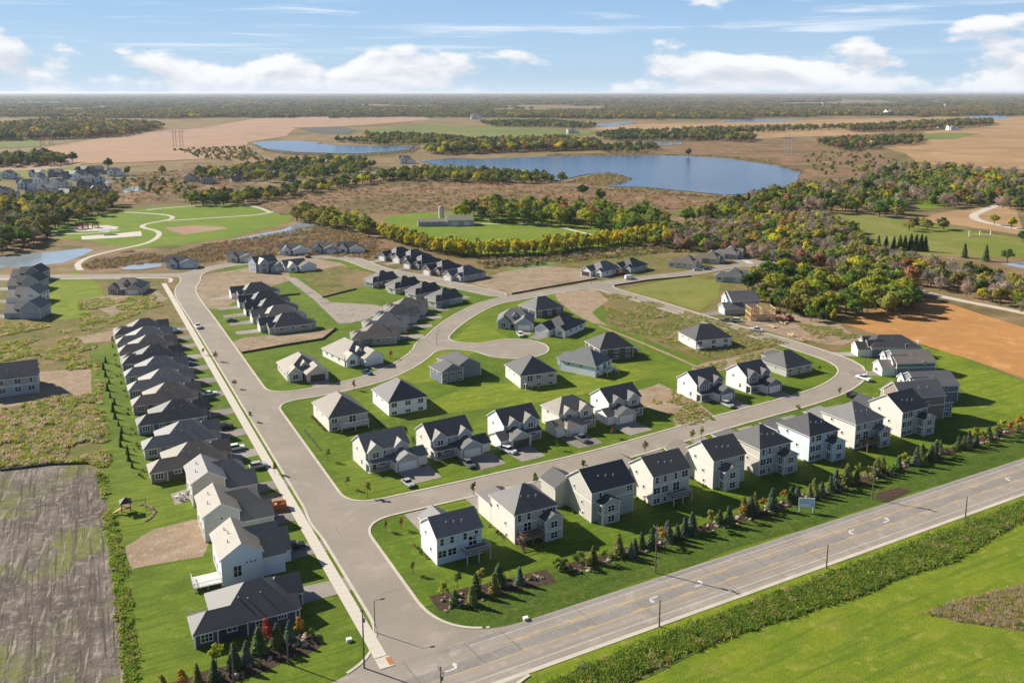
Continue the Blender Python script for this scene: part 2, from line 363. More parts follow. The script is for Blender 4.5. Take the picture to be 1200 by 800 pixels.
def strip(name, pts, wid, mat, z, step=3.0, kind='structure', parent=None, jit=0.0):
    P = spline(pts, step); L = []; Rr = []
    for i, p in enumerate(P):
        d = (P[min(i+1, len(P)-1)]-P[max(i-1, 0)]).normalized(); n = Vector((-d.y, d.x))
        j = jit*noise.noise(Vector((p.x*.21, p.y*.21, .3))); k = jit*noise.noise(Vector((p.x*.21, p.y*.21, 9.3)))
        L.append(p+n*(wid/2+j)); Rr.append(p-n*(wid/2+k))
    b = MB(); n = len(P)
    b.add([(q.x, q.y, z) for q in Rr]+[(q.x, q.y, z) for q in L], [(i, i+1, n+i+1, n+i) for i in range(n-1)])
    o = b.build(name, mat, parent)
    if parent is None: o['kind'] = kind
    return o
# ------------------------------------------------------------------ the ground
sheet('ground', [(-70000, -3000), (70000, -3000), (70000, 90000), (-70000, 90000)], 'prairie', 0.0)
CR = lambda x, y: fr(AC, x, y)
MS = lambda x, y: fr(AM, x, y)
Z1, Z2, Z3 = .02, .04, .06
# far fields (raised a little more with distance so that the sheets stay apart)
px('crop_field', [(-200,196),(45,186),(48,174),(150,157),(240,150),(300,139),(400,136.4),(490,136),(506,140),(440,146),(345,152),(335,160),(292,167),(286,184),(150,191),(105,192),(60,199),(-200,206)], 'field_pink', .5, .5)
px('crop_field', [(680,152),(740,146),(860,143.5),(1000,139.5),(1120,137.5),(1420,136),(1420,146),(1120,150),(1000,159),(900,162),(830,161),(760,154)], 'field_tan', .5, .5)
px('crop_field', [(1020,171),(1085,165),(1100,160),(1080,155),(1200,147),(1420,144),(1420,222),(1200,200),(1110,196),(1075,190),(1062,180)], 'field_tan', .55, .6)
px('hay_field', [(432,153),(500,146.5),(620,150),(700,154),(690,158),(625,162),(550,165.5),(520,161),(440,159)], 'far_green', .6, .5)
px('dark_field', [(342,150),(400,148.4),(418,153),(408,158),(380,157)], 'dark_field', .62, .5)
px('hay_field', [(-200,166),(-20,162),(48,160),(46,172),(-200,182)], 'far_green', .6, .5)
px('stubble_field', [(1070,158),(1100,156),(1150,157),(1120,163),(1080,164)], 'far_green', .65, .4)
px('hay_field', [(-200,200),(30,196),(110,193),(125,200),(110,206),(-200,222)], 'field_green', .35, .5)
px('marsh', [(140,205),(300,190),(300,215),(235,235),(150,240),(118,228),(125,212)], 'marsh', .2, .6)
px('marsh', [(300,240),(400,222),(460,208),(560,213),(660,218),(760,224),(850,231),(830,243),(760,246),(690,246),(600,234),(540,246),(470,250),(400,250),(330,252)], 'marsh', .25, .6)
px('marsh', [(700,206),(800,160),(960,165),(1060,182),(1000,214),(945,214),(900,190),(760,180)], 'marsh', .22, .6)
px('pasture', [(448,256),(486,249),(560,250),(640,256),(760,268),(790,276),(740,288),(680,293),(620,299),(560,300),(515,295),(478,282)], 'pasture', .1, .5)
px('park_lawn', [(60,268),(90,256),(140,248),(190,242),(270,238),(318,246),(346,250),(340,260),(270,279),(205,288),(160,291),(120,286),(100,282),(66,279)], 'pasture', .1, .5)
px('sand_lot', [(78,268),(100,265),(125,264),(139,266),(136,269),(110,271),(85,271)], 'path', .13, .2)
px('sports_court', [(95,277),(132,274.5),(165,271),(166.5,276.5),(133,279),(96,281)], 'concrete', .14)
px('ball_field', [(192,267),(225,264.5),(262,266),(267,268),(240,272),(215,275),(200,271)], 'field_pink', .13, .3)
px('hay_field', [(930,258),(1000,249),(1060,258),(1110,266),(1200,280),(1400,300),(1400,330),(1200,302),(1140,302),(1060,298),(1000,280)], 'field_green', .1, .5)
px('hay_field', [(1066,230),(1108,226),(1114,242),(1080,246)], 'pasture', .12, .4)
px('stubble_field', [(1060,258),(1120,246),(1190,240),(1200,276),(1120,264)], 'field_tan', .08, .5)
px('bean_field', [(985,377),(1072,347),(1120,358),(1200,383),(1420,440),(1420,520),(1200,443),(1110,413),(1060,398),(1020,390)], 'field_orange', .06, .8)
px('marsh', [(180,304),(240,286),(330,272),(372,262),(440,278),(470,295),(440,304),(395,300),(330,299),(265,306),(205,312)], 'marsh', .03, .5)
px('marsh', [(90,312),(110,304),(150,293),(200,300),(196,314),(150,318),(104,318)], 'marsh', .032, .4)
px('meadow', [(-150,330),(0,326),(190,325),(200,345),(236,395),(180,400),(128,398),(104,410),(112,470),(128,560),(120,552),(104,544),(60,544),(0,550),(-150,560)], 'meadow', Z1, .4)
px('meadow', [(560,316),(700,296),(790,290),(900,300),(985,372),(990,405),(930,402),(850,380),(760,348),(700,332),(600,345)], 'meadow', Z1, .4)
# lawns of the housing estate
px('lawn', [(104,412),(128,402),(180,400),(236,395),(262,415),(362,590),(500,800),(500,830),(300,870),(154,850),(145,760),(137,680),(128,600)], 'lawn', Z2, .15)
px('lawn', [(57,340),(62,326),(92,318),(118,334),(122,350),(98,372),(62,376)], 'lawn_yellow', Z2, .3)
px('lawn', [(212,337),(232,325),(270,312),(330,305),(400,304),(450,318),(530,336),(590,350),(700,333),(800,362),(920,398),(985,425),(992,442),(960,458),(800,506),(600,566),(405,606),(318,480),(295,458)], 'lawn', Z2)
px('lawn', [(420,606),(600,562),(960,460),(998,438),(978,412),(1012,398),(1060,396),(1118,414),(1200,446),(1420,520),(1420,470),(1420,480),(1200,536),(1000,602.5),(700,700),(560,750),(480,735)], 'lawn', Z2)
sheet('roadside_verge', [CR(-150,0), CR(420,0), CR(420,122), CR(-150,122)], 'lawn_yellow', Z1)
sheet('lawn', [CR(58,136.5), CR(420,136.5), CR(420,150), CR(58,150)], 'lawn_deep', Z2+.012, 1.0, 5)
px('lawn', [(505,470),(470,492),(560,480),(650,470),(770,440),(720,425),(640,450),(560,450)], 'lawn_yellow', Z3, .4)
px('lawn', [(610,405),(560,375),(530,398),(540,402),(575,402)], 'lawn_yellow', Z3-.004, .3)
px('lawn', [(480,423),(520,405),(560,410),(510,447),(470,450),(440,452)], 'lawn_yellow', Z3-.004, .3)
px('lawn', [(1075,402),(1118,416),(1200,447),(1300,480),(1260,500),(1150,480),(1110,440)], 'lawn_yellow', Z3, .4)
px('lawn', [(730,340),(800,324),(846,330),(840,350),(820,364),(770,350)], 'field_green', Z3, .4)
# bare lots
px('bare_lot', [(147,641),(180,622),(228,608),(246,612),(244,640),(238,653),(190,660),(150,667)], 'bare_dirt', Z3, 1.1)
px('bare_lot', [(290,585),(330,575),(352,596),(358,604),(330,612),(300,610)], 'bare_dirt', Z3, 1.1)
px('bare_lot', [(226,338),(240,322),(300,312),(330,309),(342,328),(300,340),(262,362),(246,362)], 'dirt', Z3, 1.1)
px('gravel_pond_bed', [(334,325),(346,325),(388,354),(440,357),(457,362),(430,374),(410,379),(397,380),(368,352)], 'gravel', Z3+.012, .3)
px('bare_lot', [(350,322),(400,311),(440,322),(437,334),(384,350)], 'meadow', Z3, 1.1)
px('bare_lot', [(268,402),(285,396),(340,391),(396,384),(380,396),(330,403),(284,413)], 'dirt', Z3+.012, 1.1)
px('bare_lot', [(330,308),(352,300),(400,308),(420,318),(350,318)], 'bare_dirt', Z3-.006, 1.1)
px('bare_lot', [(545,334),(590,318),(640,312),(690,316),(702,326),(600,345)], 'dirt', Z3, 1.1)
px('bare_lot', [(648,342),(700,337),(712,352),(696,366),(712,382),(690,378),(664,362)], 'bare_dirt', Z3+.01, 1.1)
px('bare_lot', [(700,337),(760,351),(850,376),(930,402),(870,424),(832,428),(770,402),(712,380)], 'meadow', Z3+.004, 1.1)
px('bare_lot', [(745,457),(775,449),(815,470),(842,494),(795,506),(786,488),(752,474)], 'dirt', Z3, 1.1)
px('bare_lot', [(810,432),(832,424),(880,414),(905,408),(925,416),(870,426),(820,440)], 'dirt', Z3+.008, 1.1)
px('bare_lot', [(868,378),(895,368),(950,368),(985,380),(1012,398),(985,406),(930,398),(885,384)], 'dirt', Z3, 1.1)
px('bare_lot', [(40,436),(108,432),(110,466),(70,470),(0,478),(-120,490),(-120,462),(0,452)], 'bare_dirt', Z3, 1.1)
px('bare_lot', [(88,395),(138,386),(140,398),(98,403)], 'bare_dirt', Z3, 1.1)
px('bare_lot', [(95,350),(180,340),(196,350),(180,362),(130,372)], 'dirt', Z3-.01, 1.1)
px('plough_land', [(-250,556),(0,548),(60,543),(98,543),(112,549),(120,566),(128,620),(138,690),(150,800),(154,860),(-250,860)], 'soil', Z3, .2)
px('garden_bed', [(1030,577),(1055,571),(1068,576),(1040,588),(1026,584)], 'mulch', Z3+.03, .2)
px('weed_patch', [(1080,718),(1130,700),(1200,684),(1290,684),(1290,760),(1200,740),(1120,728)], 'meadow', Z3, .2)
strip('garden_bed', [CR(66,150), CR(76,149.5), CR(92,147.5)], 5.0, 'mulch', Z3+.02, 2, jit=1.0)
strip('garden_bed', [CR(96,148.3), CR(130,147.5), CR(175,147.8), CR(225,149.3), CR(280,151)], 3.2, 'mulch', Z3+.02, 3, jit=1.2)
strip('garden_bed', [CR(14,146.5), CR(26,147.5), CR(42,150.5)], 6.0, 'mulch', Z3+.02, 3, jit=1.5)
strip('worn_track', [G(702,382)[:2], G(760,405)[:2], G(826,434)[:2]], 1.6, 'bare_dirt', Z3+.02, 6, jit=.4)
# water
WZ = .3
px('pond', [(-150,308),(0,301),(50,296),(98,291),(112,292.5),(100,299),(74,308),(0,314.5),(-150,322)], 'pond_water', .05, .8)
px('pond', [(142,314),(152,311),(175,309),(190,308.6),(188,312.5),(165,315.5),(146,316)], 'pond_water', .06, .6)
px('creek', [(268,281.5),(300,275),(330,270),(345,263),(352,261),(372,263.5),(366,268),(345,274),(318,277.5),(290,281)], 'pond_water', .05, .8)
px('creek', [(140,224),(165,218),(173,221),(160,225),(146,227)], 'pond_water', .5, .3)
px('creek', [(118,213),(140,211),(142,213.5),(124,215.5)], 'pond_water', .5, .2)
px('lake', [(292,168),(310,166),(345,165.4),(378,167.5),(372,169.3),(400,171.5),(440,172),(488,172),(482,176),(455,178.5),(420,181),(380,180),(345,179),(318,176)], 'water', .9, 1.3)
px('lake', [(492,189),(530,185.5),(560,187),(590,186),(640,184),(700,183),(760,182.5),(800,183),(850,186),(905,194),(938,203),(940,209),(922,218),(890,227),(850,229),(812,226),(760,220.5),(718,219),(738,210),(716,204),(690,205),(655,212),(560,204),(520,196)], 'water', .6, 1.5)
px('pond', [(755,166.5),(775,165.7),(800,167),(801,169.5),(775,171),(757,170)], 'pond_water', .7, .2)
px('lake', [(690,147),(735,143),(745,144),(715,149)], 'water', .8, .3)
px('lake', [(848,141.5),(920,140.5),(950,141.3),(900,143),(850,143.4)], 'water', .9, .2)
px('lake', [(1130,136.5),(1160,134.5),(1185,136),(1180,139.5),(1145,140.5)], 'water', .9, 1.3)
px('pond', [(1172,309),(1200,307.5),(1320,309),(1320,315),(1200,315)], 'pond_water', .15, .3)
px('pond', [(590,315),(630,309),(652,307),(645,311),(610,317)], 'algae', .05, .3)

# ------------------------------------------------------------------ roads: union of strips with rounded corners, kerbs along its outline
def road_pts(*p): return [tuple(G(x, y)[:2]) for x, y in p]
STREETS = [
    ([tuple(MS(51.75, y)[:2]) for y in (128, 200, 300, 400, 470)]+road_pts((223,330),(225,323),(238,316.5),(262,311.5),(290,308),(335,303.5),(390,301.5),(412,304),(428,309.5),(450,317),(500,326.5),(545,337),(580,344.5)), 4.75),
    (road_pts((205,322.5),(120,323.5),(0,324.5),(-160,326)), 4.3),
    (road_pts((412,603),(470,590),(550,572),(640,551),(710,534),(800,508),(860,490.5),(925,473),(968,459.5),(992,446.5),(999,435),(985,423),(940,407.5),(900,395.5),(860,384),(820,372),(760,353),(715,340),(700,334)), 4.5),
    (road_pts((325,466),(360,461),(400,453.5),(440,443),(468,431),(490,417),(506,401.5),(522,385),(545,369),(572,356),(600,350),(645,342),(700,333.5),(760,325.5),(810,320),(840,314.5),(880,308)), 4.4),
    (road_pts((512,403),(545,406),(590,409)), 4.6),
]
BULBS = [(G(602,408.5), 13.5), (G(884,308.5), 12.5)]
cty_a, cty_b = CR(-200, 129.4), CR(460, 129.4)
def seg_dist(X, Y, P):
    d = np.full(X.shape, 1e9, np.float32)
    for a, b in zip(P[:-1], P[1:]):
        ax, ay = a; bx, by = b; dx, dy = bx-ax, by-ay
        t = np.clip(((X-ax)*dx+(Y-ay)*dy)/(dx*dx+dy*dy+1e-9), 0, 1)
        d = np.minimum(d, np.hypot(X-ax-t*dx, Y-ay-t*dy))
    return d
def smin(a, b, k):
    h = np.maximum(k-np.abs(a-b), 0)/k
    return np.minimum(a, b)-h*h*k*.25
def roads():
    st = .7
    xs = np.arange(-420, 215, st, dtype=np.float32); ys = np.arange(98, 570, st, dtype=np.float32)
    X, Y = np.meshgrid(xs, ys)
    S = None
    for pts, hw in STREETS:
        P = [tuple(p) for p in spline(pts, 9)]
        d = seg_dist(X, Y, P)-hw
        S = d if S is None else smin(S, d, 9.0)
    for c, r in BULBS: S = smin(S, np.hypot(X-c.x, Y-c.y)-r, 6.0)
    cd = seg_dist(X, Y, [tuple(cty_a[:2]), tuple(cty_b[:2])])-6.6
    S = smin(S, cd, 17.0)
    gy, gx = np.gradient(S, st); gl = np.hypot(gx, gy)+1e-6; gx /= gl; gy /= gl
    # surface
    ins = S < 0
    full = ins[:-1,:-1] & ins[1:,:-1] & ins[:-1,1:] & ins[1:,1:]
    part = (ins[:-1,:-1] | ins[1:,:-1] | ins[:-1,1:] | ins[1:,1:]) & ~full
    V = []; Fc = []
    zr = .075
    for j in range(full.shape[0]):
        row = np.concatenate([[0], full[j].astype(np.int8), [0]]); df = np.diff(row)
        for s0, s1 in zip(np.where(df == 1)[0], np.where(df == -1)[0]):
            o = len(V); x0, x1, y0, y1 = xs[s0], xs[s1], ys[j], ys[j+1]
            V += [(x0,y0,zr),(x1,y0,zr),(x1,y1,zr),(x0,y1,zr)]; Fc.append((o,o+1,o+2,o+3))
    kb = MB()
    for j, i in zip(*np.where(part)):
        cs = [(j,i),(j,i+1),(j+1,i+1),(j+1,i)]
        poly = []; cross = []
        for k in range(4):
            a, b = cs[k], cs[(k+1)%4]; sa, sb = S[a], S[b]
            if sa < 0: poly.append((xs[a[1]], ys[a[0]], zr))
            if (sa < 0) != (sb < 0):
                t = sa/(sa-sb)
                q = (float(xs[a[1]]+(xs[b[1]]-xs[a[1]])*t), float(ys[a[0]]+(ys[b[0]]-ys[a[0]])*t))
                nx = float(gx[a]+(gx[b]-gx[a])*t); ny = float(gy[a]+(gy[b]-gy[a])*t)
                poly.append((q[0], q[1], zr)); cross.append((q, (nx, ny), float(cd[a])))
        o = len(V); V += poly; Fc.append(tuple(range(o, o+len(poly))))
        if len(cross) == 2:
            (p, n, c1), (q, m, c2) = cross
            if min(c1, c2) < .9: continue
            if p[0] > -45 and p[1] > 400 and p[0] < 140 and p[1] > 520: continue
            w0 = .62; z0, z1 = .03, .17
            P0 = (p[0], p[1]); Q0 = q; P1 = (p[0]+n[0]*w0, p[1]+n[1]*w0); Q1 = (q[0]+m[0]*w0, q[1]+m[1]*w0)
            kb.add([(*P0,z0),(*Q0,z0),(*Q0,z1),(*P0,z1),(*P1,z1),(*Q1,z1),(*P1,z0),(*Q1,z0)], [(0,1,2,3),(3,2,5,4),(4,5,7,6)])
    b = MB(); b.v = [tuple(map(float, v)) for v in V]; b.f = Fc; b.m = [0]*len(Fc)
    r = b.build('street', 'asphalt'); r['kind'] = 'structure'
    k = kb.build('kerb', 'kerb'); k['kind'] = 'structure'
    for i in range(40):      # sealed cracks and drain covers
        if i < 26: c = MS(51.75+rnd.uniform(-3, 3), rnd.uniform(140, 480)); a = AM
        else: c = Vector((*rnd.choice([q for q in spline(STREETS[2][0], 9)][4:-4]), 0)); a = 34
        L = rnd.uniform(1.2, 3.2); j = [rnd.uniform(-.25, .25) for _ in range(4)]; w_ = .045; a += rnd.choice((0, 0, 90))+rnd.uniform(-6, 6)
        P = [fr(a, (t/3-.5)*2*L, j[t]) for t in range(4)]; n_ = fr(a, 0, w_)
        sheet('sealed_crack', [c+p-n_ for p in P]+[c+p+n_ for p in P[::-1]], 'seal', .081+i*.0002, parent=r)
roads()
# county road: its own strip with lane lines, joints and turn arrows
cty = sheet('county_road', [CR(-200,122.9), CR(460,122.9), CR(460,136), CR(-200,136)], 'county_asphalt', .09)
def cstrip(name, x0, x1, y, wd, mat, z, parent=cty):
    return sheet(name, [CR(x0,y-wd/2), CR(x1,y-wd/2), CR(x1,y+wd/2), CR(x0,y+wd/2)], mat, z, parent=parent)
sheet('gravel_shoulder', [CR(-200,121.9), CR(460,121.9), CR(460,122.9), CR(-200,122.9)], 'path', .085)
cstrip('worn_lane', -200, 460, 129.4, 2.6, 'worn_lane', .096)
cstrip('worn_lane', 60, 460, 134.9, 1.3, 'worn_lane', .096)
cstrip('edge_line', 66, 460, 134.2, .12, 'paint_white', .104); cstrip('edge_line', -200, 38, 134.2, .12, 'paint_white', .104)
cstrip('edge_line', -200, 460, 124.6, .14, 'paint_white', .104)
for y, s in ((131.75, -1), (127.95, 1)):
    if s < 0:
        cstrip('lane_line', 72, 460, y, .16, 'paint_yellow', .104); cstrip('lane_line', -200, 36, y, .16, 'paint_yellow', .104)
    else: cstrip('lane_line', -200, 460, y, .16, 'paint_yellow', .104)
    for k in range(28):
        x = 74+12.2*k
        if x < 440: cstrip('lane_dash', x, x+3.2, y+s*.34, .18, 'paint_yellow', .106)
for k in range(34):
    x = 40+12*k+rnd.uniform(-2.5, 2.5); y0, y1 = (123.2, 128) if rnd.random() < .5 else (128, 135.6)
    if rnd.random() < .3: y0, y1 = 123.2, 135.6
    q = rnd.uniform(-.8, .8)
    sheet('pavement_joint', [CR(x,y0), CR(x+.13,y0), CR(x+.13+q,y1), CR(x+q,y1)], 'seal', .1, parent=cty)
def arrow(x, y, flip):
    s = -1 if flip else 1; P = []
    body = [(-1.6,-.17),(-.1,-.17),(.55,.0),(.85,.45),(.85,.9),(1.25,.9),(.62,1.75),(-.02,.9),(.42,.9),(.4,.6),(.2,.35),(-.1,.2),(-1.6,.2)]
    sheet('turn_arrow', [CR(x+s*1.0*a, y+s*.95*(b-.5)) for a, b in body], 'paint_white', .108, parent=cty)
for i, x in enumerate((60.6, 105, 117, 162.5, 174.5, 222, 236, 290)): arrow(x, 129.9, i % 2 == 1)
# sidewalk on the main street, slab by slab near the junction
sw = D.objects.new('sidewalk', None); COL.objects.link(sw); sw['kind'] = 'structure'
slab = MB(); slab.box(0, 2.35, 0, 1.78, 0, .12)
slab_me = slab.mesh('slab', ['concrete'])
y = 141.0
while y < 500:
    if y < 330:
        o = obj('slab', slab_me, sw, MS(43.3, y)+Vector((0,0,.045+rnd.uniform(0,.008))), R(AM)); y += 1.8
    else:
        break
b = MB(); c0, c1 = MS(43.3, y), MS(45.65, y); d0, d1 = MS(45.65, 500), MS(43.3, 500)
b.box(0, 2.35, 0, 500-y, .04, .165); b.build('walkway', 'concrete', sw, MS(43.3, y), R(AM))
strip('footpath', [G(*p)[:2] for p in ((199,331),(200,327),(186,325.8),(100,326.5),(-60,328))], 2.0, 'concrete', .1)
ramp = MB(); ramp.box(0, 2.6, 0, 3.2, 0, .13); ramp.build('slab', 'concrete', sw, MS(43.3, 137.6)+Vector((0,0,.04)), R(AM))
pad = MB(); pad.box(0, .75, 0, 2.3, 0, .03); pad.build('tactile_pad', 'orange_steel', sw, MS(45.1, 138.0)+Vector((0,0,.172)), R(AM))
# trails and lanes
for nm, pts, wd, z in (
    ('trail', ((95,317),(91,310),(106,301),(140,292.5),(172,285),(185.5,277),(184,271),(167,266.5),(172,262.5),(200,257),(197,252.5),(160,249.5),(146,249)), 3.6, .16),
    ('trail', ((320,248.5),(300,252),(250,255.5),(196,259)), 3.4, .17), ('trail', ((318,249.5),(300,243),(270,239.5),(200,243.5),(172,246.5)), 3.4, .18),
    ('trail', ((60,275),(95,274),(115,273),(140,270)), 3.0, .15),
    ('gravel_lane', ((1064,332),(1078,341),(1120,351),(1200,367),(1330,398)), 5.5, .1),
    ('gravel_lane', ((1176,238),(1150,248),(1141,253.5),(1152,260),(1200,270),(1300,290)), 7.0, .2),
    ('gravel_lane', ((880,309),(850,292),(812,284),(797,278),(806,272),(840,270)), 4.0, .1),
    ('gravel_lane', ((540,262),(580,262.5),(640,263.5),(700,276),(760,277),(800,276)), 3.5, .16),
    ('country_road', ((60,209),(200,207.5),(330,196),(470,206),(560,212)), 7.0, .6)):
    strip(nm, [G(*p)[:2] for p in pts], wd, 'path' if nm != 'country_road' else 'asphalt', z, 8)
# ------------------------------------------------------------------ houses
WIN_ME = {}
def window_mesh(wd, h, n, det=True):
    k = (round(wd,2), round(h,2), n)
    if k not in WIN_ME:
        b = MB(); f = .15; d = -.075
        b.box(-wd/2-f, wd/2+f, d, .0, h/2, h/2+f+.03); b.box(-wd/2-f-.03, wd/2+f+.03, d-.03, .0, -h/2-f, -h/2)
        b.box(-wd/2-f, -wd/2, d, .0, -h/2, h/2); b.box(wd/2, wd/2+f, d, .0, -h/2, h/2)
        for i in range(1, n): x = -wd/2+wd*i/n; b.box(x-.06, x+.06, d, .0, -h/2, h/2)
        if h > .9: b.box(-wd/2, wd/2, d+.02, .0, -.035, .035)
        p = MB(); p.add([(-wd/2,-.025,-h/2),(wd/2,-.025,-h/2),(wd/2,-.025,h/2),(-wd/2,-.025,h/2)], [(0,1,2,3)])
        WIN_ME[k] = (b.mesh('window', ['trim']), p.mesh('pane', ['glass']))
    return WIN_ME[k]
GAR_ME = {}
def garage_mesh(wd, h, mat):
    k = (wd, h, mat)
    if k not in GAR_ME:
        b = MB(); n = 4
        for i in range(n): b.box(-wd/2, wd/2, -.05, 0, h*i/n+.02, h*(i+1)/n-.02)
        b.box(-wd/2-.12, -wd/2, -.07, 0, 0, h+.12); b.box(wd/2, wd/2+.12, -.07, 0, 0, h+.12); b.box(-wd/2, wd/2, -.07, 0, h, h+.12)
        b.box(-wd/2, wd/2, -.02, 0, 0, h)
        GAR_ME[k] = b.mesh('garage_door', [mat])
    return GAR_ME[k]
class House:
    def __init__(s, name, label, org, a, wall, roof, group=None, cat='house', wall2=None):
        s.root = empty(name, (org[0], org[1], 0), R(a), label, cat, group)
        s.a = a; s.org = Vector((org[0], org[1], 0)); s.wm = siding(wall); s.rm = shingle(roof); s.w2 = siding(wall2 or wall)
        s.W = MB(); s.Rf = MB(); s.T = MB(); s.blocks = []
    def world(s, x, y, z=0): return s.org+fr(s.a, x, y, z)
    def block(s, x0, x1, y0, y1, zt, ridge='x', i0=0.0, i1=0.0, rise=2.2, z0=-.3, o=.45, bands=(), corners=True, mi=0, th=.2, ms=None):
        """walls plus a ridge roof; i0,i1 = hip insets at the two ridge ends (0 = gable)"""
        s.blocks.append((x0, x1, y0, y1, z0, zt))
        if ridge == 'x': mp = lambda u, v, z: (u, v, z); u0, u1, v0, v1 = x0, x1, y0, y1
        else: mp = lambda u, v, z: (v, u, z); u0, u1, v0, v1 = y0, y1, x0, x1
        fl = ridge != 'x'
        vm = (v0+v1)/2; zr = zt+rise; sl = rise/((v1-v0)/2)
        W = s.W
        def F(vs, M, mi):
            vs = [mp(*v) for v in vs]
            if fl: vs = vs[::-1]
            M.add(vs, [tuple(range(len(vs)))], mi)
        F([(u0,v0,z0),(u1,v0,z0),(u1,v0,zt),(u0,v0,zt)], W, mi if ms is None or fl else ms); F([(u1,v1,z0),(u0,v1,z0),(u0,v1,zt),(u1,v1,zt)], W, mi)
        if i1 == 0: F([(u1,v0,z0),(u1,v1,z0),(u1,v1,zt),(u1,vm,zr-.02),(u1,v0,zt)], W, mi)
        else: F([(u1,v0,z0),(u1,v1,z0),(u1,v1,zt),(u1,v0,zt)], W, mi)
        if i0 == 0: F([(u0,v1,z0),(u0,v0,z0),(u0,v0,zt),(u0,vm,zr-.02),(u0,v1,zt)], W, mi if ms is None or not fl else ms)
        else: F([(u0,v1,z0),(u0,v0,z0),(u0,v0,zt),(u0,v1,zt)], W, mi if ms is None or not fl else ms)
        # roof slab
        ze = zt-o*sl; up = .16
        O0 = .3 if i0 == 0 else o; O1 = .3 if i1 == 0 else o
        h0 = (zt - o*(rise/i0 if i0 else 0)); h1 = (zt - o*(rise/i1 if i1 else 0))
        A = (u0-O0, v0-o, ze); B = (u1+O1, v0-o, ze); Cc = (u1+O1, v1+o, ze); Dd = (u0-O0, v1+o, ze)
        r0 = (u0-O0 if i0 == 0 else u0+i0, vm, zr); r1 = (u1+O1 if i1 == 0 else u1-i1, vm, zr)
        top = [A, B, Cc, Dd, r0, r1]
        faces = [(0,1,5,4), (2,3,4,5)]; per = [0, 1]
        if i1: faces.append((1,2,5))
        else: per.append(5)
        per += [2, 3]
        if i0: faces.append((3,0,4))
        else: per.append(4)
        T = [mp(p[0], p[1], p[2]+up) for p in top]; Bt = [mp(p[0], p[1], p[2]+up-th) for p in top]
        fc = [f if not fl else f[::-1] for f in faces]
        s.Rf.add(T, fc, 0); s.Rf.add(Bt, [f[::-1] for f in fc], 1)
        o_ = len(s.Rf.v); s.Rf.v += T+Bt
        for k in range(len(per)):
            i, j = per[k], per[(k+1) % len(per)]
            q = (o_+i+6, o_+j+6, o_+j, o_+i)
            s.Rf.f.append(q if not fl else q[::-1]); s.Rf.m.append(1)
        if corners:
            c = .17; e = .035
            for cx, cy, sx, sy in ((x0,y0,-1,-1),(x1,y0,1,-1),(x1,y1,1,1),(x0,y1,-1,1)):
                xa, xb = sorted((cx+sx*e, cx-sx*c)); ya, yb = sorted((cy+sy*e, cy-sy*c))
                s.T.box(xa, xb, ya, yb, z0, zt-.02)
        for zb in bands:
            s.T.box(x0-.03, x1+.03, y0-.03, y1+.03, zb-.13, zb+.13)
        return len(s.blocks)-1
    def _at(s, bi, side, u, z, off=0.0):
        x0, x1, y0, y1, _, _ = s.blocks[bi]
        if side == 's': return (x0+u*(x1-x0), y0-off, z), 0
        if side == 'e': return (x1+off, y0+u*(y1-y0), z), math.pi/2
        if side == 'n': return (x1-u*(x1-x0), y1+off, z), math.pi
        return (x0-off, y1-u*(y1-y0), z), -math.pi/2
    def win(s, bi, side, u, z, wd=.9, h=1.3, n=1):
        f, p = window_mesh(wd, h, n); loc, rz = s._at(bi, side, u, z)
        o = obj('window', f, s.root, loc, rz); obj('pane', p, o)
    def garage(s, bi, side, u, wd=4.9, h=2.25, mat='trim'):
        loc, rz = s._at(bi, side, u, 0.05); obj('garage_door', garage_mesh(wd, h, mat), s.root, loc, rz)
    def door(s, bi, side, u, z=.15, mat='door_dark'):
        loc, rz = s._at(bi, side, u, z)
        b = MB(); b.box(-.5,.5,-.05,0,0,2.1); o = b.build('door', mat, s.root, loc, rz)
        b = MB(); b.box(-.62,-.5,-.08,0,0,2.2); b.box(.5,.62,-.08,0,0,2.2); b.box(-.62,.62,-.08,0,2.1,2.22); b.build('door_frame', 'trim', o)
    def deck(s, x0, x1, y0, y1, z, mat='deck_white', posts=True, rail=True, top=None, stairs=None):
        b = MB(); n = max(2, int((y1-y0)/.3))
        b.box(x0, x1, y0, y1, z-.25, z-.05)
        for i in range(n): ya = y0+(y1-y0)*i/n; b.box(x0-.02, x1+.02, ya+.015, ya+(y1-y0)/n-.015, z-.05, z)
        d = b.build('deck', top or mat, s.root)
        if posts and z > .6:
            for x in (x0+.1, (x0+x1)/2, x1-.1):
                p = MB(); p.box(x-.09, x+.09, y0+.02, y0+.2, -.2, z-.05); p.build('post', mat, d)
        if rail:
            r = MB(); hh = z+.95
            for a, c in (((x0,y0),(x1,y0)), ((x0,y0),(x0,y1)), ((x1,y0),(x1,y1))):
                r.bar((*a, hh), (*c, hh), .09); r.bar((*a, z+.15), (*c, z+.15), .05)
                L = math.dist(a, c); k = max(2, int(L/.35))
                for i in range(k+1):
                    t = i/k; r.box(a[0]+(c[0]-a[0])*t-.02, a[0]+(c[0]-a[0])*t+.02, a[1]+(c[1]-a[1])*t-.02, a[1]+(c[1]-a[1])*t+.02, z, hh)
            r.build('railing', mat, d)
        if stairs:
            st = MB(); n = max(3, int(z/.2)); sx = x1 if stairs > 0 else x0-1.1
            for i in range(n): zz = z-(i+1)*z/n; st.box(sx, sx+1.1, y0-.28*(i+1)+.9, y0-.28*i+.9, zz-.05, zz+.02)
            st.bar((sx, y0+.9, z+.8), (sx, y0+.9-.28*n, .8), .08); st.bar((sx+1.1, y0+.9, z+.8), (sx+1.1, y0+.9-.28*n, .8), .08)
            st.build('stairs', mat, d)
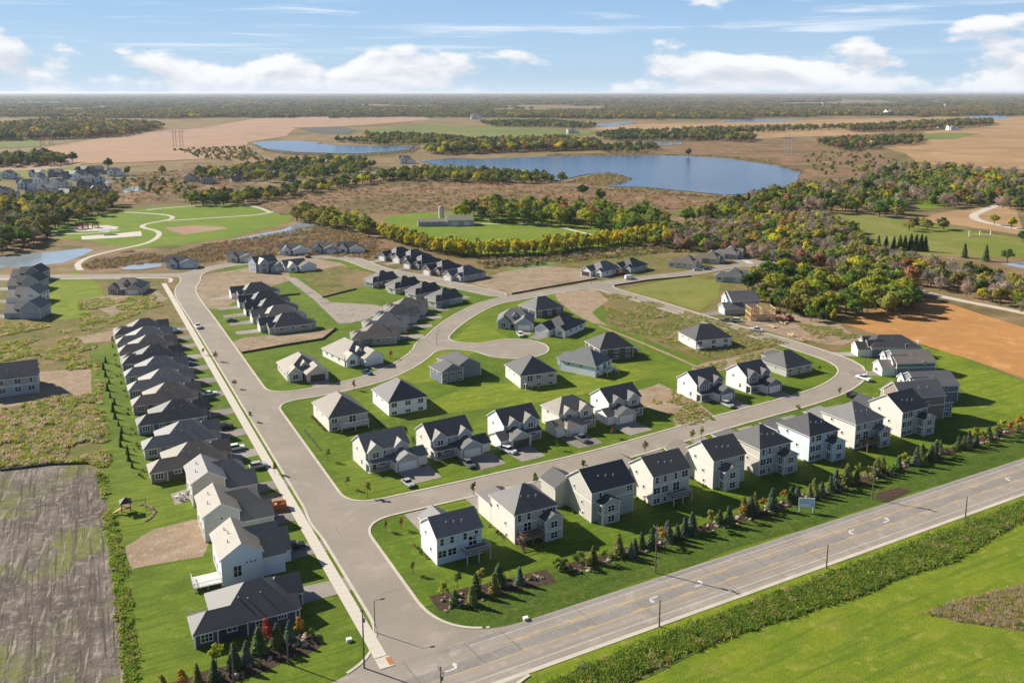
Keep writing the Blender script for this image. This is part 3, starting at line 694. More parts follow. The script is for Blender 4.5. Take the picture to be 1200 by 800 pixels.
    def porch(s, x0, x1, y0, y1, z=2.75, rise=.9):
        """lean-to roof on posts, high side towards +y"""
        b = MB()
        b.add([(x0-.3,y0-.3,z),(x1+.3,y0-.3,z),(x1+.3,y1,z+rise),(x0-.3,y1,z+rise)], [(0,1,2,3)], 0)
        b.add([(x0-.3,y0-.3,z-.22),(x1+.3,y0-.3,z-.22),(x1+.3,y0-.3,z),(x0-.3,y0-.3,z),(x0-.3,y1,z+rise),(x1+.3,y1,z+rise),(x0-.3,y1,z-.22),(x1+.3,y1,z-.22)],
              [(0,1,2,3),(0,3,4,6),(1,7,5,2),(6,7,1,0)], 1)
        p = b.build('porch_roof', [s.rm, MATS['trim']], s.root)
        for x in (x0+.15, x1-.15):
            q = MB(); q.box(x-.13, x+.13, y0, y0+.26, .1, z-.15); q.build('porch_post', 'trim', p)
        q = MB(); q.box(x0-.1, x1+.1, y0-.1, y1, -.1, .14); q.build('porch_floor', 'concrete', s.root)
    def vents(s, pts):
        for x, y, z in pts:
            b = MB(); b.tube([(0,0,-.3,.09),(0,0,.55,.09)], 6); b.tube([(0,0,.55,.15),(0,0,.68,.15)], 6)
            b.build('vent_pipe', 'metal_grey', s.root, (x, y, z))
    def done(s):
        s.W.build('wall', [s.wm, s.w2], s.root); s.Rf.build('roof', [s.rm, MATS['trim']], s.root)
        if s.T.f: s.T.build('trim', 'trim', s.root)['kind'] = 'stuff'
        return s
    def drive(s, pts, mat='driveway'):
        P = [s.world(*p) for p in pts]
        sheet('driveway', P, mat, .088+rnd.uniform(0,.004))

def walkout(name, label, org, a, wall, roof, wall_l=None, hip=True, w=11.6, d=11.5, h=7.7, bump=None, dk=None, rise=3.7, group=None, gar=None, gar_x=(0,6.5)):
    """two storeys above a garden level, seen from behind"""
    s = House(name, label, org, a, wall_l or wall, roof, group, wall2=wall)  # sunlit sides paler, shaded rear and bay darker: light put into siding colour
    hx = dict(i0=5.2, i1=5.2) if hip else {}
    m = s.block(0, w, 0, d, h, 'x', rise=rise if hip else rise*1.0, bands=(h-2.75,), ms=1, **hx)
    g0, g1 = gar_x
    g = s.block(g0, g1, d, d+6.5, h-2.2, 'y', rise=1.9, z0=0, i0=0, i1=0 if not hip else 2.6, corners=True)
    s.block(g1, w, d, d+1.8, h-2.3, 'x', rise=1.0, z0=0)
    rows = (h-1.35, h-4.1, h-6.7)
    lo = bump[0]/w if bump else 1.0
    us = [.12, .32] if lo < .6 else [.11, .33, .62, .87]
    for i, z in enumerate(rows):
        if z < .6: continue
        for u in us:
            if u > lo-.05: continue
            if dk and i == 1 and dk[0]/w-.02 < u < dk[1]/w: continue
            big = (i == 1) or rnd.random() < .45
            s.win(m, 's', u, z, 1.9 if big else .85, 1.5 if i < 2 else 1.15, 2 if big else 1)
    if bump:
        s.win(m, 's', (bump[0]+.9)/w, rows[0], .75, 1.2); s.win(m, 's', .9, rows[0], 1.5, 1.3, 2)
    for u, z in ((.3, rows[0]), (.62, rows[1]), (.66, rows[2])): s.win(m, 'w', u, z, .6, .75)
    s.win(m, 'e', .4, rows[0], .9, 1.2); s.win(m, 'n', .3, rows[0], 1.6, 1.3, 2); s.win(m, 'n', .75, rows[0], 1.6, 1.3, 2)
    if bump:
        b0, b1, bd, bh = bump
        q = s.block(b0, b1, -bd, 0, bh, 'y', rise=1.15, i0=0, i1=0, bands=(bh-2.7,), mi=1)
        for z in (bh-1.35, bh-3.95): s.win(q, 's', .5, z, 1.75, 1.4, 2); s.win(q, 'w', .5, z, 1.1, 1.9, 2)
    if dk:
        s.deck(dk[0], dk[1], -dk[2], 0, dk[3], dk[4], stairs=dk[5] if len(dk) > 5 else None, top=dk[6] if len(dk) > 6 else None)
        loc_u = (dk[0]+dk[1])/2/w; s.win(m, 's', min(.85, loc_u), dk[3]+1.15, 1.9, 2.1, 2)
    s.garage(g, 'n', .5); s.door(m, 'n', .2)
    zz = h+rise*.45
    s.vents([(w*.45, d*.22, zz), (w*.62, d*.2, zz-.1), (w*.3, d*.26, zz+.1)])
    s.done(); s.drive([(g0+.4, d+6.5), (g1-.3, d+6.5), (g1-.3, d+17), (g0+.4, d+17)])
    return s
def frontal(name, label, org, a, wall, roof, left=False, hip=False, w=12.6, wall_l=None, gw=6.8, group=None, drive=9.0, car3=True, gar='trim', rise=3.1):
    """two storeys with a garage in front, seen from the street"""
    s = House(name, label, org, a, wall_l or wall, roof, group, wall2=wall)
    h = 5.7; d = 9.5
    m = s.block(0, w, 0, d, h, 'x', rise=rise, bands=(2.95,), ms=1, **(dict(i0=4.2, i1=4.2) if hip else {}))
    gx = (-.2, gw) if left else (w-gw+.9, w+.9)
    px_ = (gx[1]+.1, w-.4) if left else (.3, gx[0]-.1)
    g = s.block(gx[0], gx[1], -4.8, 2.0, 2.95, 'y' if not hip else 'x', rise=1.9 if not hip else 1.5, i0=0 if not hip else 2.5, i1=0 if not hip else 2.5, ms=1)
    if car3:
        x3 = (gx[0]-2.9, gx[0]) if left else (gx[1], gx[1]+2.9)
        g3 = s.block(x3[0], x3[1], -3.6, 2.6, 2.8, 'x', rise=1.5, i0=0, i1=0); s.garage(g3, 's', .5, 2.4)
    c0 = (px_[0]+.3, px_[0]+4.4)
    cg = s.block(c0[0], c0[1], -.7, 3.5, h, 'y', rise=1.7, i0=0, i1=0, z0=2.9, ms=1)
    c1 = (gx[0]+1.6, gx[0]+5.2)
    cg2 = s.block(c1[0], c1[1], -.5, 3.5, h-.1, 'y', rise=1.5, i0=0, i1=0, z0=2.9, ms=1)
    s.win(cg, 's', .5, 4.4, 1.7, 1.35, 2); s.win(cg2, 's', .5, 4.4, 1.6, 1.3, 2)
    s.win(m, 's', (px_[0]+px_[1])/2/w+.16, 4.4, .7, 1.0)
    s.porch(px_[0], px_[1], -1.9, 0, 2.7, .8)
    s.door(m, 's', (px_[0]+px_[1])/2/w-.08, .15, 'door_dark'); s.win(m, 's', (px_[0]+px_[1])/2/w+.1, 1.6, 1.5, 1.4, 2)
    s.garage(g, 's', .5, 4.9, mat=gar)
    s.win(m, 'w', .35, 4.5, .6, .8); s.win(m, 'w', .7, 1.8, .8, 1.2); s.win(m, 'e', .5, 4.4, .8, 1.2)
    for u in (.15, .5, .85): s.win(m, 'n', u, 4.4, 1.4, 1.3, 2); s.win(m, 'n', u, 1.5, 1.6, 1.4, 2)
    s.vents([(w*.4, d*.66, h+rise*.7), (w*.65, d*.7, h+rise*.6)])
    s.done()
    x0, x1 = gx
    if car3: x0, x1 = min(x0, x3[0]), max(x1, x3[1])
    s.drive([(x0+.3, -4.7), (x1-.3, -4.7), (x1-.6, -4.7-drive), (x0+.8, -4.7-drive)])
    return s
def lookout(name, label, org, a, wall, roof, wall_l=None, w=12.2, d=14.5, h=4.6, dk=None, ridge='y', rise=4.1, hips=(5.6, 5.6), group=None, extra=None):
    """one storey over half-sunk garden level, garden side to the viewer"""
    s = House(name, label, org, a, wall_l or wall, roof, group, wall2=wall)
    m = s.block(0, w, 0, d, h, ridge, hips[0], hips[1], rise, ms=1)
    if extra: s.block(*extra[:6], rise=extra[6], i0=extra[7], i1=extra[8])
    g = s.block(w*.45, w-.5, d, d+4.5, 3.0, 'y', 0, 2.2, 1.9)
    s.garage(g, 'n', .5)
    for u in (.14, .5, .84):
        if not (dk and dk[0]/w < u < dk[1]/w): s.win(m, 's', u, h-1.35, 1.7, 1.3, 2)
        s.win(m, 's', u, .75, 1.5, .85, 2)
    if dk:
        s.deck(dk[0], dk[1], -dk[2], 0, h-2.65, dk[3], stairs=dk[4] if len(dk) > 4 else None); s.win(m, 's', (dk[0]+dk[1])/2/w, h-1.6, 2.0, 2.0, 2)
    for u in (.25, .6): s.win(m, 'w', u, h-1.2, .8, .6); s.win(m, 'e', u, h-1.3, 1.0, 1.1)
    s.win(m, 'n', .2, h-1.4, 1.6, 1.3, 2); s.door(m, 'n', .35, .2)
    s.vents([(w*.62, d*.4, h+rise*.62), (w*.66, d*.48, h+rise*.58)])
    s.done(); return s
def villa_rear(name, label, org, a, wall, roof, dk=None, L=20.5, wd=13.0, front=10.0, group=None, rise=4.1, notch=4.0, dr=True, cov=None, h=3.1):
    """long single-storey house, garden end at -x, garage towards +x"""
    s = House(name, label, org, a, wall, roof, group)
    m = s.block(notch, L-2, 0, wd, h, 'x', 6.2, 5.0, rise)
    r = s.block(0, notch+5.5, 0, 6.2, h, 'x', 2.6, 2.6, 1.95)
    g = s.block(L-6.5, L+.6, wd-7.4, wd-.5, h-.05, 'x', 2.6, 0, 2.3)
    e = s.block(L-5, L-1.2, .4, 5.2, h-.1, 'x', 1.4, 0, 1.4)
    s.garage(g, 'e', .5); s.door(e, 'e', .5)
    s.win(r, 's', .22, 1.75, 1.9, 1.4, 3); s.win(m, 's', .18, 2.15, 1.6, .7, 2); s.win(m, 's', .52, 1.8, 1.1, 1.3, 2); s.win(m, 's', .82, 2.1, 1.5, .7, 3)
    s.win(r, 'w', .5, 1.7, 1.9, 1.5, 2); s.win(m, 'w', .3, 1.5, 1.9, 2.0, 2)
    for u in (.25, .6): s.win(m, 'n', u, 1.8, 1.1, 1.2)
    if dk: s.deck(.3, notch-.05, 6.5, wd-1.5, .6, dk, posts=False)
    if cov: s.block(.2, notch+1, 6.6, 11.4, h-.15, 'x', 2.0, 0, 1.2, z0=h-.5, corners=False)
    s.vents([(L*.42, wd*.3, h+rise*.55), (L*.5, wd*.26, h+rise*.48), (L*.62, wd*.3, h+rise*.55)])
    s.done()
    if dr: s.drive([(L+.6, wd-7.1), (L+.6, wd-.8), (L+front, wd-1.2), (L+front, wd-6.6)])
    return s
def villa_front(name, label, org, a, wall, roof, L=18.0, wd=12.5, front=10.0, group=None, rise=4.0, gar='trim', dr=True, porchdark=False):
    """the same kind of house with its garage end at -x"""
    s = House(name, label, org, a, wall, roof, group); h = 3.1
    m = s.block(1.5, L, 0, wd, h, 'x', 4.8, 5.4, rise)
    g = s.block(-3.2, 6.0, wd-7.2, wd-.4, h-.05, 'x', 0, 2.4, 2.4)
    e = s.block(-.6, 5.0, .3, 4.6, h-.05, 'x', 0, 1.6, 1.5)
    s.block(L-4, L+2.4, 1.0, 6.0, h-.1, 'x', 1.8, 2.2, 1.3)
    s.garage(g, 'w', .5, mat=gar); s.win(e, 'w', .5, 1.6, 1.6, 1.4, 2); s.door(m, 'w', .5)
    for u, k in ((.2, 2), (.5, 1), (.8, 3)): s.win(m, 's', u, 1.95, .75*k, .9, k)
    for u in (.3, .7): s.win(m, 'n', u, 1.8, 1.1, 1.2); s.win(m, 'e', u, 1.7, 1.6, 1.5, 2)
    s.vents([(L*.5, wd*.3, h+rise*.55), (L*.6, wd*.28, h+rise*.5)])
    s.done()
    if dr: s.drive([(-3.2, wd-6.9), (-3.2, wd-.7), (-3.2-front, wd-1.0), (-3.2-front, wd-6.4)])
    return s
def lowfront(name, label, org, a, wall, roof, w=14.0, d=16.0, rise=4.2, group=None, drive=9.0, gar='trim', left=False, gw=7.0, ridge='y'):
    """single-storey house seen from its street side"""
    s = House(name, label, org, a, wall, roof, group); h = 3.2
    m = s.block(0, w, 0, d, h, ridge, 5.2, 5.5, rise)
    gx = (0, gw) if left else (w-gw, w)
    g = s.block(gx[0], gx[1]+.4, -4.2, 4.0, h-.05, 'y', 0, 2.5, 2.5)
    ex = (w-5.2, w-.6) if left else (.3, 5.0)
    e = s.block(ex[0], ex[1], -1.2, 4.5, h, 'y', 0, 2.0, 2.0)
    dm = s.block(w*.42, w*.42+2.2, 1.2, 5.0, h+1.9, 'y', 0, 0, 1.1, z0=h+.4, corners=False)
    s.win(dm, 's', .5, h+1.3, .9, .8); s.win(e, 's', .5, 1.7, 1.8, 1.5, 2); s.garage(g, 's', .5, 4.9, mat=gar)
    px_ = sorted((ex[1]+.1, gx[0]-.1)) if not left else (gx[1]+.5, ex[0]-.1)
    if px_[1]-px_[0] > 1.0: s.porch(px_[0], px_[1], -1.6, 0, 2.6, .6)
    s.door(m, 's', (px_[0]+px_[1])/2/w)
    for u in (.2, .45, .75): s.win(m, 'w', u, 1.9, 1.0, .8); s.win(m, 'e', u, 1.8, 1.1, 1.2); s.win(m, 'n', u, 1.7, 1.7, 1.5, 2)
    s.vents([(w*.62, d*.55, h+rise*.6), (w*.3, d*.5, h+rise*.5)])
    s.done(); s.drive([(gx[0]+.3, -4.2), (gx[1]+.1, -4.2), (gx[1]-.2, -4.2-drive), (gx[0]+.6, -4.2-drive)])
    return s
def cottage(name, label, org, a, wall, roof, two=True, group=None, sc=1.0, cat='house', d2=True):
    """plain far house: main wing, cross wing, garage wing"""
    s = House(name, label, org, a, wall, roof, group, cat)
    h = (5.6 if two else 3.1)*sc; w, d = 13*sc, 9.5*sc
    m = s.block(0, w, 0, d, h, 'x', 0, 0 if rnd.random() < .6 else 4.0, 3.0*sc)
    c = s.block(w*.12, w*.5, -2.2*sc, 4*sc, h, 'y', 0, 0, 2.4*sc)
    g = s.block(w*.62, w+4.5*sc, -3.2*sc, 3.4*sc, 3.0*sc, 'y', 0, 2.0, 2.0*sc)
    for z in ([1.5, 4.3] if two else [1.6]):
        s.win(c, 's', .5, z*sc, 1.9*sc, 1.4*sc, 2); s.win(m, 's', .57, z*sc, 1.1*sc, 1.3*sc); s.win(m, 'w', .4, z*sc, 1.2*sc, 1.3*sc); s.win(m, 'w', .75, z*sc, 1.2*sc, 1.3*sc)
    s.garage(g, 's', .5); s.done(); return s

ORD = ['first', 'second', 'third', 'fourth', 'fifth', 'sixth', 'seventh', 'eighth', 'ninth', 'tenth', 'eleventh', 'twelfth', 'thirteenth', 'fourteenth']
# --- row with its gardens on the county road
RX = [72.7, 91.8, 112.5, 130.6, 149.9, 165.8, 184.2, 202.4, 222.3]
row = 'houses backing onto the county road'
RL = [  # each house: a shaded and a sunlit tint of one siding
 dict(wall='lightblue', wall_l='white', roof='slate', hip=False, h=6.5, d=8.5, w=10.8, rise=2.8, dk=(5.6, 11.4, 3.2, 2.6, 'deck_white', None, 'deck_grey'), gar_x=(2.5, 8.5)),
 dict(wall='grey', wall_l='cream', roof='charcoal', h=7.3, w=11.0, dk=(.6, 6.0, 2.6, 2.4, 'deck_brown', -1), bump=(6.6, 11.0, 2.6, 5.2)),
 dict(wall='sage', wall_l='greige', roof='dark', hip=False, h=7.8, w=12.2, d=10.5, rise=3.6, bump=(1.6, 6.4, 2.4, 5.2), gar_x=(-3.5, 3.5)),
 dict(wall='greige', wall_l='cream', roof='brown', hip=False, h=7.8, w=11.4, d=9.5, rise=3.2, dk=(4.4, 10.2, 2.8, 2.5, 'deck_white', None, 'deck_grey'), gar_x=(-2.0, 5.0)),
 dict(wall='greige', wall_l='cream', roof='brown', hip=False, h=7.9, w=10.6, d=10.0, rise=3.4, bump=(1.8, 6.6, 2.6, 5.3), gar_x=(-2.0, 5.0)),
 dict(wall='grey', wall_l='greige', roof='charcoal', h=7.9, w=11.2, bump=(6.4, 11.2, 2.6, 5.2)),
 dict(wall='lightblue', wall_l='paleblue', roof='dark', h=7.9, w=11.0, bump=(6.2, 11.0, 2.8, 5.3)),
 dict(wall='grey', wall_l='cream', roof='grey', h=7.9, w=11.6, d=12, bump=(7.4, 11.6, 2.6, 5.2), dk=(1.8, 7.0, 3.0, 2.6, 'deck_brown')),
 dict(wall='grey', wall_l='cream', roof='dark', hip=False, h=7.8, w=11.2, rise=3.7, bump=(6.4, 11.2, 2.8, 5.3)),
]
RLAB = ['light blue house with white deck on the corner of main street and county road', 'grey house with brown deck stairs, second from the corner behind the boulders',
 'sage green house with tall gable, garage wing at its side, backing onto county road', 'greige house with white-railed deck on posts above a shaded garden',
 'cream house with brown gable roof and bay, no deck, behind the spruces', 'grey hip-roofed house with bay at its right, next to the light blue bay house',
 'light blue house with dark hip roof and two-storey bay', 'grey hip-roofed house with small brown deck beside a bay', 'cream-sided gable house with bay, last before the taupe house']
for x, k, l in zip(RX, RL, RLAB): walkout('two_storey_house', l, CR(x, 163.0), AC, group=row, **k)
# --- houses round the bend at the bean field
s = House('two_storey_house', 'taupe gable house with dark bay at the end of the county-road row', G(1105.5, 491), 12, 'taupe', 'grey', row, wall2='slate')
m = s.block(-15.0, 0, 0, 9.5, 8.0, 'x', 0, 0, 3.4, bands=(4.9,)); s.block(-.4, 3.6, 1.2, 5.5, 5.2, 'x', 0, 0, 1.2, mi=1)
g = s.block(-21, -14, 1.5, 9, 4.6, 'x', 0, 0, 2.2); s.block(-13, -6, 7, 13.5, 6.4, 'y', 0, 0, 2.2)
s.win(m, 's', .6, 5.8, .7, .7); s.win(1, 'e', .5, 3.9, 1.7, 1.4, 2); s.win(1, 'e', .5, 1.3, 1.7, 1.4, 2); s.win(1, 's', .5, 3.9, 1.6, 1.4, 2); s.win(1, 's', .5, 1.3, 1.6, 1.4, 2); s.win(m, 'e', .8, 6.6, 1.4, 1.3, 2)
s.garage(g, 'w', .5); s.vents([(-8, 2.2, 9.9), (-5, 2.2, 9.9)]); s.done(); s.drive([(-21, 2.5), (-21, 8), (-30, 8), (-30, 3)])
def bend(label, org, a, wall, roof, w=14.5, d=11.5, h=6.2, wl='white', long=False):
    s = House('two_storey_house', label, org, a, wall, roof, 'houses on the bend beside the bean field', wall2=wl)
    m = s.block(0, w, 0, d, h, 'x', 0 if not long else 5, 5.5 if long else 0, 3.1, bands=(3.2,))
    g = s.block(-5.0, 3.5, .6, 7.2, 3.1, 'x', 0, 0, 2.0, mi=1); c = s.block(-.8, 5, 1.2, 5.4, h, 'x', 0, 0, 1.9, mi=1, z0=2.8); c2 = s.block(-.6, 4, 6.6, 10.8, h, 'x', 0, 0, 1.9, mi=1, z0=.0)
    s.garage(g, 'w', .5, 4.6); s.win(c, 'w', .5, 4.7, 1.5, 1.2, 2); s.win(c2, 'w', .5, 4.7, 1.5, 1.2, 2); s.win(c2, 'w', .5, 1.7, 1.5, 1.2, 2)
    s.win(m, 's', .7, 4.8, .9, .9); s.win(m, 's', .3, 1.7, .9, 1.0); s.win(m, 'e', .3, 4.6, 1.6, 1.4, 2); s.win(m, 'e', .7, 1.6, 1.6, 1.4, 2)
    s.vents([(w*.5, d*.3, h+1.8)]); s.done(); s.drive([(-5, 1.2), (-5, 6.8), (-15, 6.6), (-15, 1.6)])
bend('slate blue gable house next to the taupe house', G(1074, 472), 8, 'slate', 'grey', h=5.6)
bend('slate house with white gabled front between two neighbours on the bend', G(1050, 441), 5, 'slate', 'warm', h=5.0)
bend('long dark-roofed house with white gables nearest the cut lumber lot', G(1021, 418.5), 0, 'slate', 'dark', 19, 13, 4.0, long=True)
# --- inner row, fronts to the street
row = 'houses with garages facing the middle street'
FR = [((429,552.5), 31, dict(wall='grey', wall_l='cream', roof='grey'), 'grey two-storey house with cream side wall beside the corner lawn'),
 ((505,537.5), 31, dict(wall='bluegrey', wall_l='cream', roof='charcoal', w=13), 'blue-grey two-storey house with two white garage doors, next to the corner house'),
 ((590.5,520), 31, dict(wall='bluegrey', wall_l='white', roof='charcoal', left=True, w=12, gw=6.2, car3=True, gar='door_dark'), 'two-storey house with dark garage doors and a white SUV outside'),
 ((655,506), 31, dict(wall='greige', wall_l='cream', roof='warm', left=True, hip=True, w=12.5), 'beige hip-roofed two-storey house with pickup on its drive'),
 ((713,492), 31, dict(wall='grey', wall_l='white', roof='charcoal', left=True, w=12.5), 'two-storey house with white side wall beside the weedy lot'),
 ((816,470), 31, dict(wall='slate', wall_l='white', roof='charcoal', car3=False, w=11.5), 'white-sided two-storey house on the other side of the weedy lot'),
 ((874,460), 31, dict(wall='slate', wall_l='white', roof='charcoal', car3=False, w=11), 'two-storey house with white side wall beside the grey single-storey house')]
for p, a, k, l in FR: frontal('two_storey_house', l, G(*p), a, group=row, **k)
lookout('single_storey_house', 'grey single-storey house with hip roof inside the street bend', G(921,441.5), 30, 'grey', 'charcoal', w=13, d=13, h=3.2, ridge='x', hips=(5, 5), group=row)
# --- middle group, gardens to the viewer
row = 'houses around the turning circle'
lookout('single_storey_house', 'greige house with dark balcony deck on the corner of the curving street', G(386,506), 29, 'grey', 'brown', 'cream', w=12, d=16, h=4.5, dk=(3.0, 11.6, 2.6, 'deck_white'))
lookout('single_storey_house', 'plain white house with large dark hip roof beside the balcony house', G(456,487.5), 29, 'white', 'charcoal', w=12.8, d=14.5, h=4.7, rise=4.4)
lookout('single_storey_house', 'dark slate house with two garden gables by the turning circle', G(518,449.5), 32, 'slate', 'dark', w=8.5, d=9, h=4.2, hips=(0, 3.5), rise=2.4, extra=(6.5, 16.5, 1.5, 15.5, 4.4, 'y', 2.8, 0, 5))
lookout('single_storey_house', 'grey house with hip roof and white balcony behind the turning circle', G(610,455), 22, 'grey', 'charcoal', 'cream', w=13.5, d=14, h=4.7, dk=(1.0, 6.0, 2.0, 'deck_white'), rise=4.3)
lookout('single_storey_house', 'pale blue house with hip roof and white deck stairs', G(697.5,442.5), 54, 'paleblue', 'slate', w=11.5, d=15, h=4.4, dk=(3.5, 9.5, 3.0, 'deck_white', 1), rise=3.9)
s = lookout('single_storey_house', 'charcoal house with covered side deck behind the pale blue house', G(703,423), 20, 'charcoal', 'dark', w=14, d=13, h=4.6, ridge='x', hips=(5.5, 5.5), rise=4.3); 
s.deck(14, 18, 1.5, 7, 2.2, 'deck_grey', rail=True)
villa_front('single_storey_house', 'white-gabled house with dark roof and steep gables on the turning circle', G(663,395.5), 57, 'white', 'dark', L=16, wd=13.5, front=6)
lowfront('single_storey_house', 'light grey gabled house with white garage on the turning circle', G(583,384), -4, 'bluegrey', 'grey', w=15, d=12, drive=6, ridge='x', group=None)
lookout('single_storey_house', 'charcoal hip-roofed house behind the grey gabled house', G(628,372.5), 32, 'charcoal', 'charcoal', w=15, d=14, h=3.4, ridge='x', hips=(5.5, 5.5), rise=4.3)
lookout('single_storey_house', 'white house with broad dark hip roof standing alone by the building lots', G(815,410), 18, 'cream', 'dark', w=16, d=14, h=4.0, ridge='x', hips=(5.5, 5.5), rise=4.2, dk=(.3, 3.2, 2.2, 'deck_white', -1))
# --- villas east of main street
row = 'villas facing main street from the east'
for i, (y, wl, rf, lab) in enumerate(((371, 'sage', 'charcoal', 'sage villa with dark gables beside the dirt strip'), (387.5, 'grey', 'warm', 'grey villa with light brown roof, next to the sage villa'),
        (403, 'charcoal', 'dark', 'charcoal villa in the middle of its short row on main street'), (419, 'grey', 'dark', 'dark-roofed villa second from the white unfinished house'), (441, 'white', 'charcoal', 'white unfinished villa with dark hip roof at the dirt lot'))):
    villa_front('villa', lab, MS(73.5, y), AM, wl, rf, front=9.5, group=row, L=17)
lowfront('villa', 'villa with pale shingled roof and deep dark porch on the street corner', G(337,447), 27, 'greige', 'warm', gar='door_dark', w=13, d=15, drive=6)
lowfront('villa', 'white single-storey house with pale roof and white garages on the curving street', G(404,430), 38, 'white', 'warm', w=13.5, d=18, drive=7)
for i, p in enumerate(((413,406), (427,392.5), (441,381.5), (453,372))):
    villa_rear('villa', 'grey-roofed villa, %s from the white house along the curving street' % ORD[i+0], G(*p), 14, ['sage', 'grey', 'greige', 'greige'][i], ['brown', 'grey', 'charcoal', 'brown'][i], L=19, wd=12.5, front=11, group='villas along the curving street', notch=3.0, cov=True)
for i, p in enumerate(((511,361), (487,352.5), (463,345), (437,338))):
    villa_rear('villa', 'villa backing onto the lawn, %s from the street junction' % ORD[i], G(*p), 44, ['bluegrey', 'sage', 'greige', 'slate'][i], ['charcoal', 'dark', 'dark', 'charcoal'][i], L=18, wd=12, front=9, group='villas on the south side of the upper street', notch=3.0)
for i, p in enumerate(((541,330.5), (516,323.5), (492,316), (479,309.5), (462,306.5))):
    villa_front('villa', 'villa by the yellow trees, %s from the sandy lot' % ORD[i], G(*p), 44, ['grey', 'taupe', 'slate', 'greige', 'slate'][i], ['slate', 'dark', 'dark', 'charcoal', 'dark'][i], L=16, wd=12, front=8, group='villas in front of the yellow tree row')
# --- west row
row = 'villas along the sidewalk of main street'
villa_rear('villa', 'navy villa with long dark roof and white-framed windows at the county road corner', MS(15, 158.5), AM, 'navy', 'charcoal', dk='deck_grey', front=12, group=row)
s = House('two_storey_house', 'pale blue two-storey house with white garden deck next to the navy villa', MS(22.9, 177.6), AM, 'paleblue', 'warm', row)
m = s.block(0, 8.2, 0, 12.5, 6.3, 'y', 0, 0, 2.6); g = s.block(6, 15, 4.5, 11.5, 3.2, 'x', 0, 0, 3.4); s.block(7.5, 13, .8, 5, 4.6, 'x', 0, 0, 1.8); s.block(6, 13, 6, 12, 5.4, 'x', 0, 0, 2.4)
s.deck(-5.5, -.05, .6, 5.4, 1.0, 'deck_white'); s.win(m, 's', .38, 3.0, 1.5, 2.3, 2)
for u in (.62, .72, .82): s.win(m, 's', u, 4.5, .35, .35)
for u in (.2, .5, .8): s.win(m, 'w', u, 5.0, 1.4, 1.3, 2); s.win(m, 'w', u, 1.7, 1.5, 1.6, 2)
s.garage(g, 'e', .5); s.vents([(2.0, 4, 7.6), (2.6, 7, 8.1), (2.2, 9.5, 7.8)]); s.done(); s.drive([(15, 4.8), (15, 11), (24, 10.5), (24, 5.4)])
for k, (y, wl, lab) in enumerate(((199, 'greige', 'beige two-storey house with blank side wall beside the bare lot'), (218.5, 'greige', 'beige two-storey house with patio furniture behind it'))):
    s = House('two_storey_house', lab, MS(22.5, y), AM, wl, ['warm', 'grey'][k], row)
    m = s.block(0, 7.8, 0, 12, 6.2, 'y', 0, 0, 2.3); s.block(5, 13.5, 5, 11.5, 5.2, 'x', 0, 2.5, 2.2); g = s.block(6, 15.5, .5, 7.5, 3.2, 'x', 0, 0, 2.4)
    for u in (.2, .5, .8): s.win(m, 'w', u, 4.9, 1.4, 1.3, 2); s.win(m, 'w', u, 1.7, 1.5, 1.6, 2)
    s.win(m, 's', .5, 5.0, .6, .6); s.garage(g, 'e', .5); s.vents([(1.5, 4, 7.3), (2.2, 8, 7.7)]); s.done(); s.drive([(15.5, 1), (15.5, 7), (24.3, 6.5), (24.3, 1.5)])
WV = [(237.5, 'taupe', 'brown'), (255, 'grey', 'slate'), (275, 'slate', 'dark'), (294, 'taupe', 'brown'), (310.5, 'slate', 'grey'), (327, 'bluegrey', 'slate'), (343, 'navy', 'dark'), (359.5, 'taupe', 'brown'), (373, 'slate', 'grey'), (387.5, 'grey', 'charcoal')]
NAMES = {'taupe': 'taupe', 'grey': 'grey', 'slate': 'slate blue', 'bluegrey': 'blue-grey', 'navy': 'navy'}
for i, (y, wl, rf) in enumerate(WV):
    villa_rear('villa', '%s single-storey villa, %s beyond the two beige two-storey houses' % (NAMES[wl], ORD[i]), MS(14.6, y), AM, wl, rf, dk='deck_brown' if i in (0, 3, 4, 7) else None, L=20.5, wd=13.0, front=9.5, group=row, cov=i in (6, 9))
# --- west side stragglers
walkout('two_storey_house', 'blue house with charcoal roof standing alone on the bare lot', G(46,460)-fr(AM, 16, 0), AM, 'bluegrey', 'charcoal', hip=False, w=16, d=12, h=6.3, rise=3.8)
for i, (p, wl) in enumerate((((6,374), 'bluegrey'), ((8,356), 'white'), ((10,341), 'bluegrey'), ((14,330), 'slate'))):
    s = House('two_storey_house', '%s house, %s from the weedy mounds in the row of four' % (['grey-blue', 'white', 'blue-grey', 'dark blue'][i], ORD[i]), G(*p), 3, wl, ['grey', 'warm', 'charcoal', 'dark'][i], 'row of four houses by the pond road')
    m = s.block(7, 15.5, 0, 10.5, 4.9, 'y', 0, 0, 3.2); g = s.block(-1, 8, 1.5, 9, 2.9, 'x', 0, 0, 2.9); s.block(3, 9, 2.5, 8, 4.6, 'x', 0, 0, 2.4); s.win(m, 's', .45, 3.9, .5, .8); s.win(m, 's', .6, 3.9, .5, .8); s.garage(g, 'w', .5)
    for u in (.2, .5, .8): s.win(m, 'e', u, 3.8, 1.4, 1.3, 2); s.win(m, 'e', u, 1.4, 1.5, 1.5, 2)
    s.done(); s.drive([(-1, 2), (-1, 8.5), (-10, 8.5), (-10, 2)])
lowfront('single_storey_house', 'grey-green single-storey house standing alone among the weedy lots', G(127,344), 4, 'stone', 'brown', w=17, d=11, drive=1, ridge='x', rise=3.6)
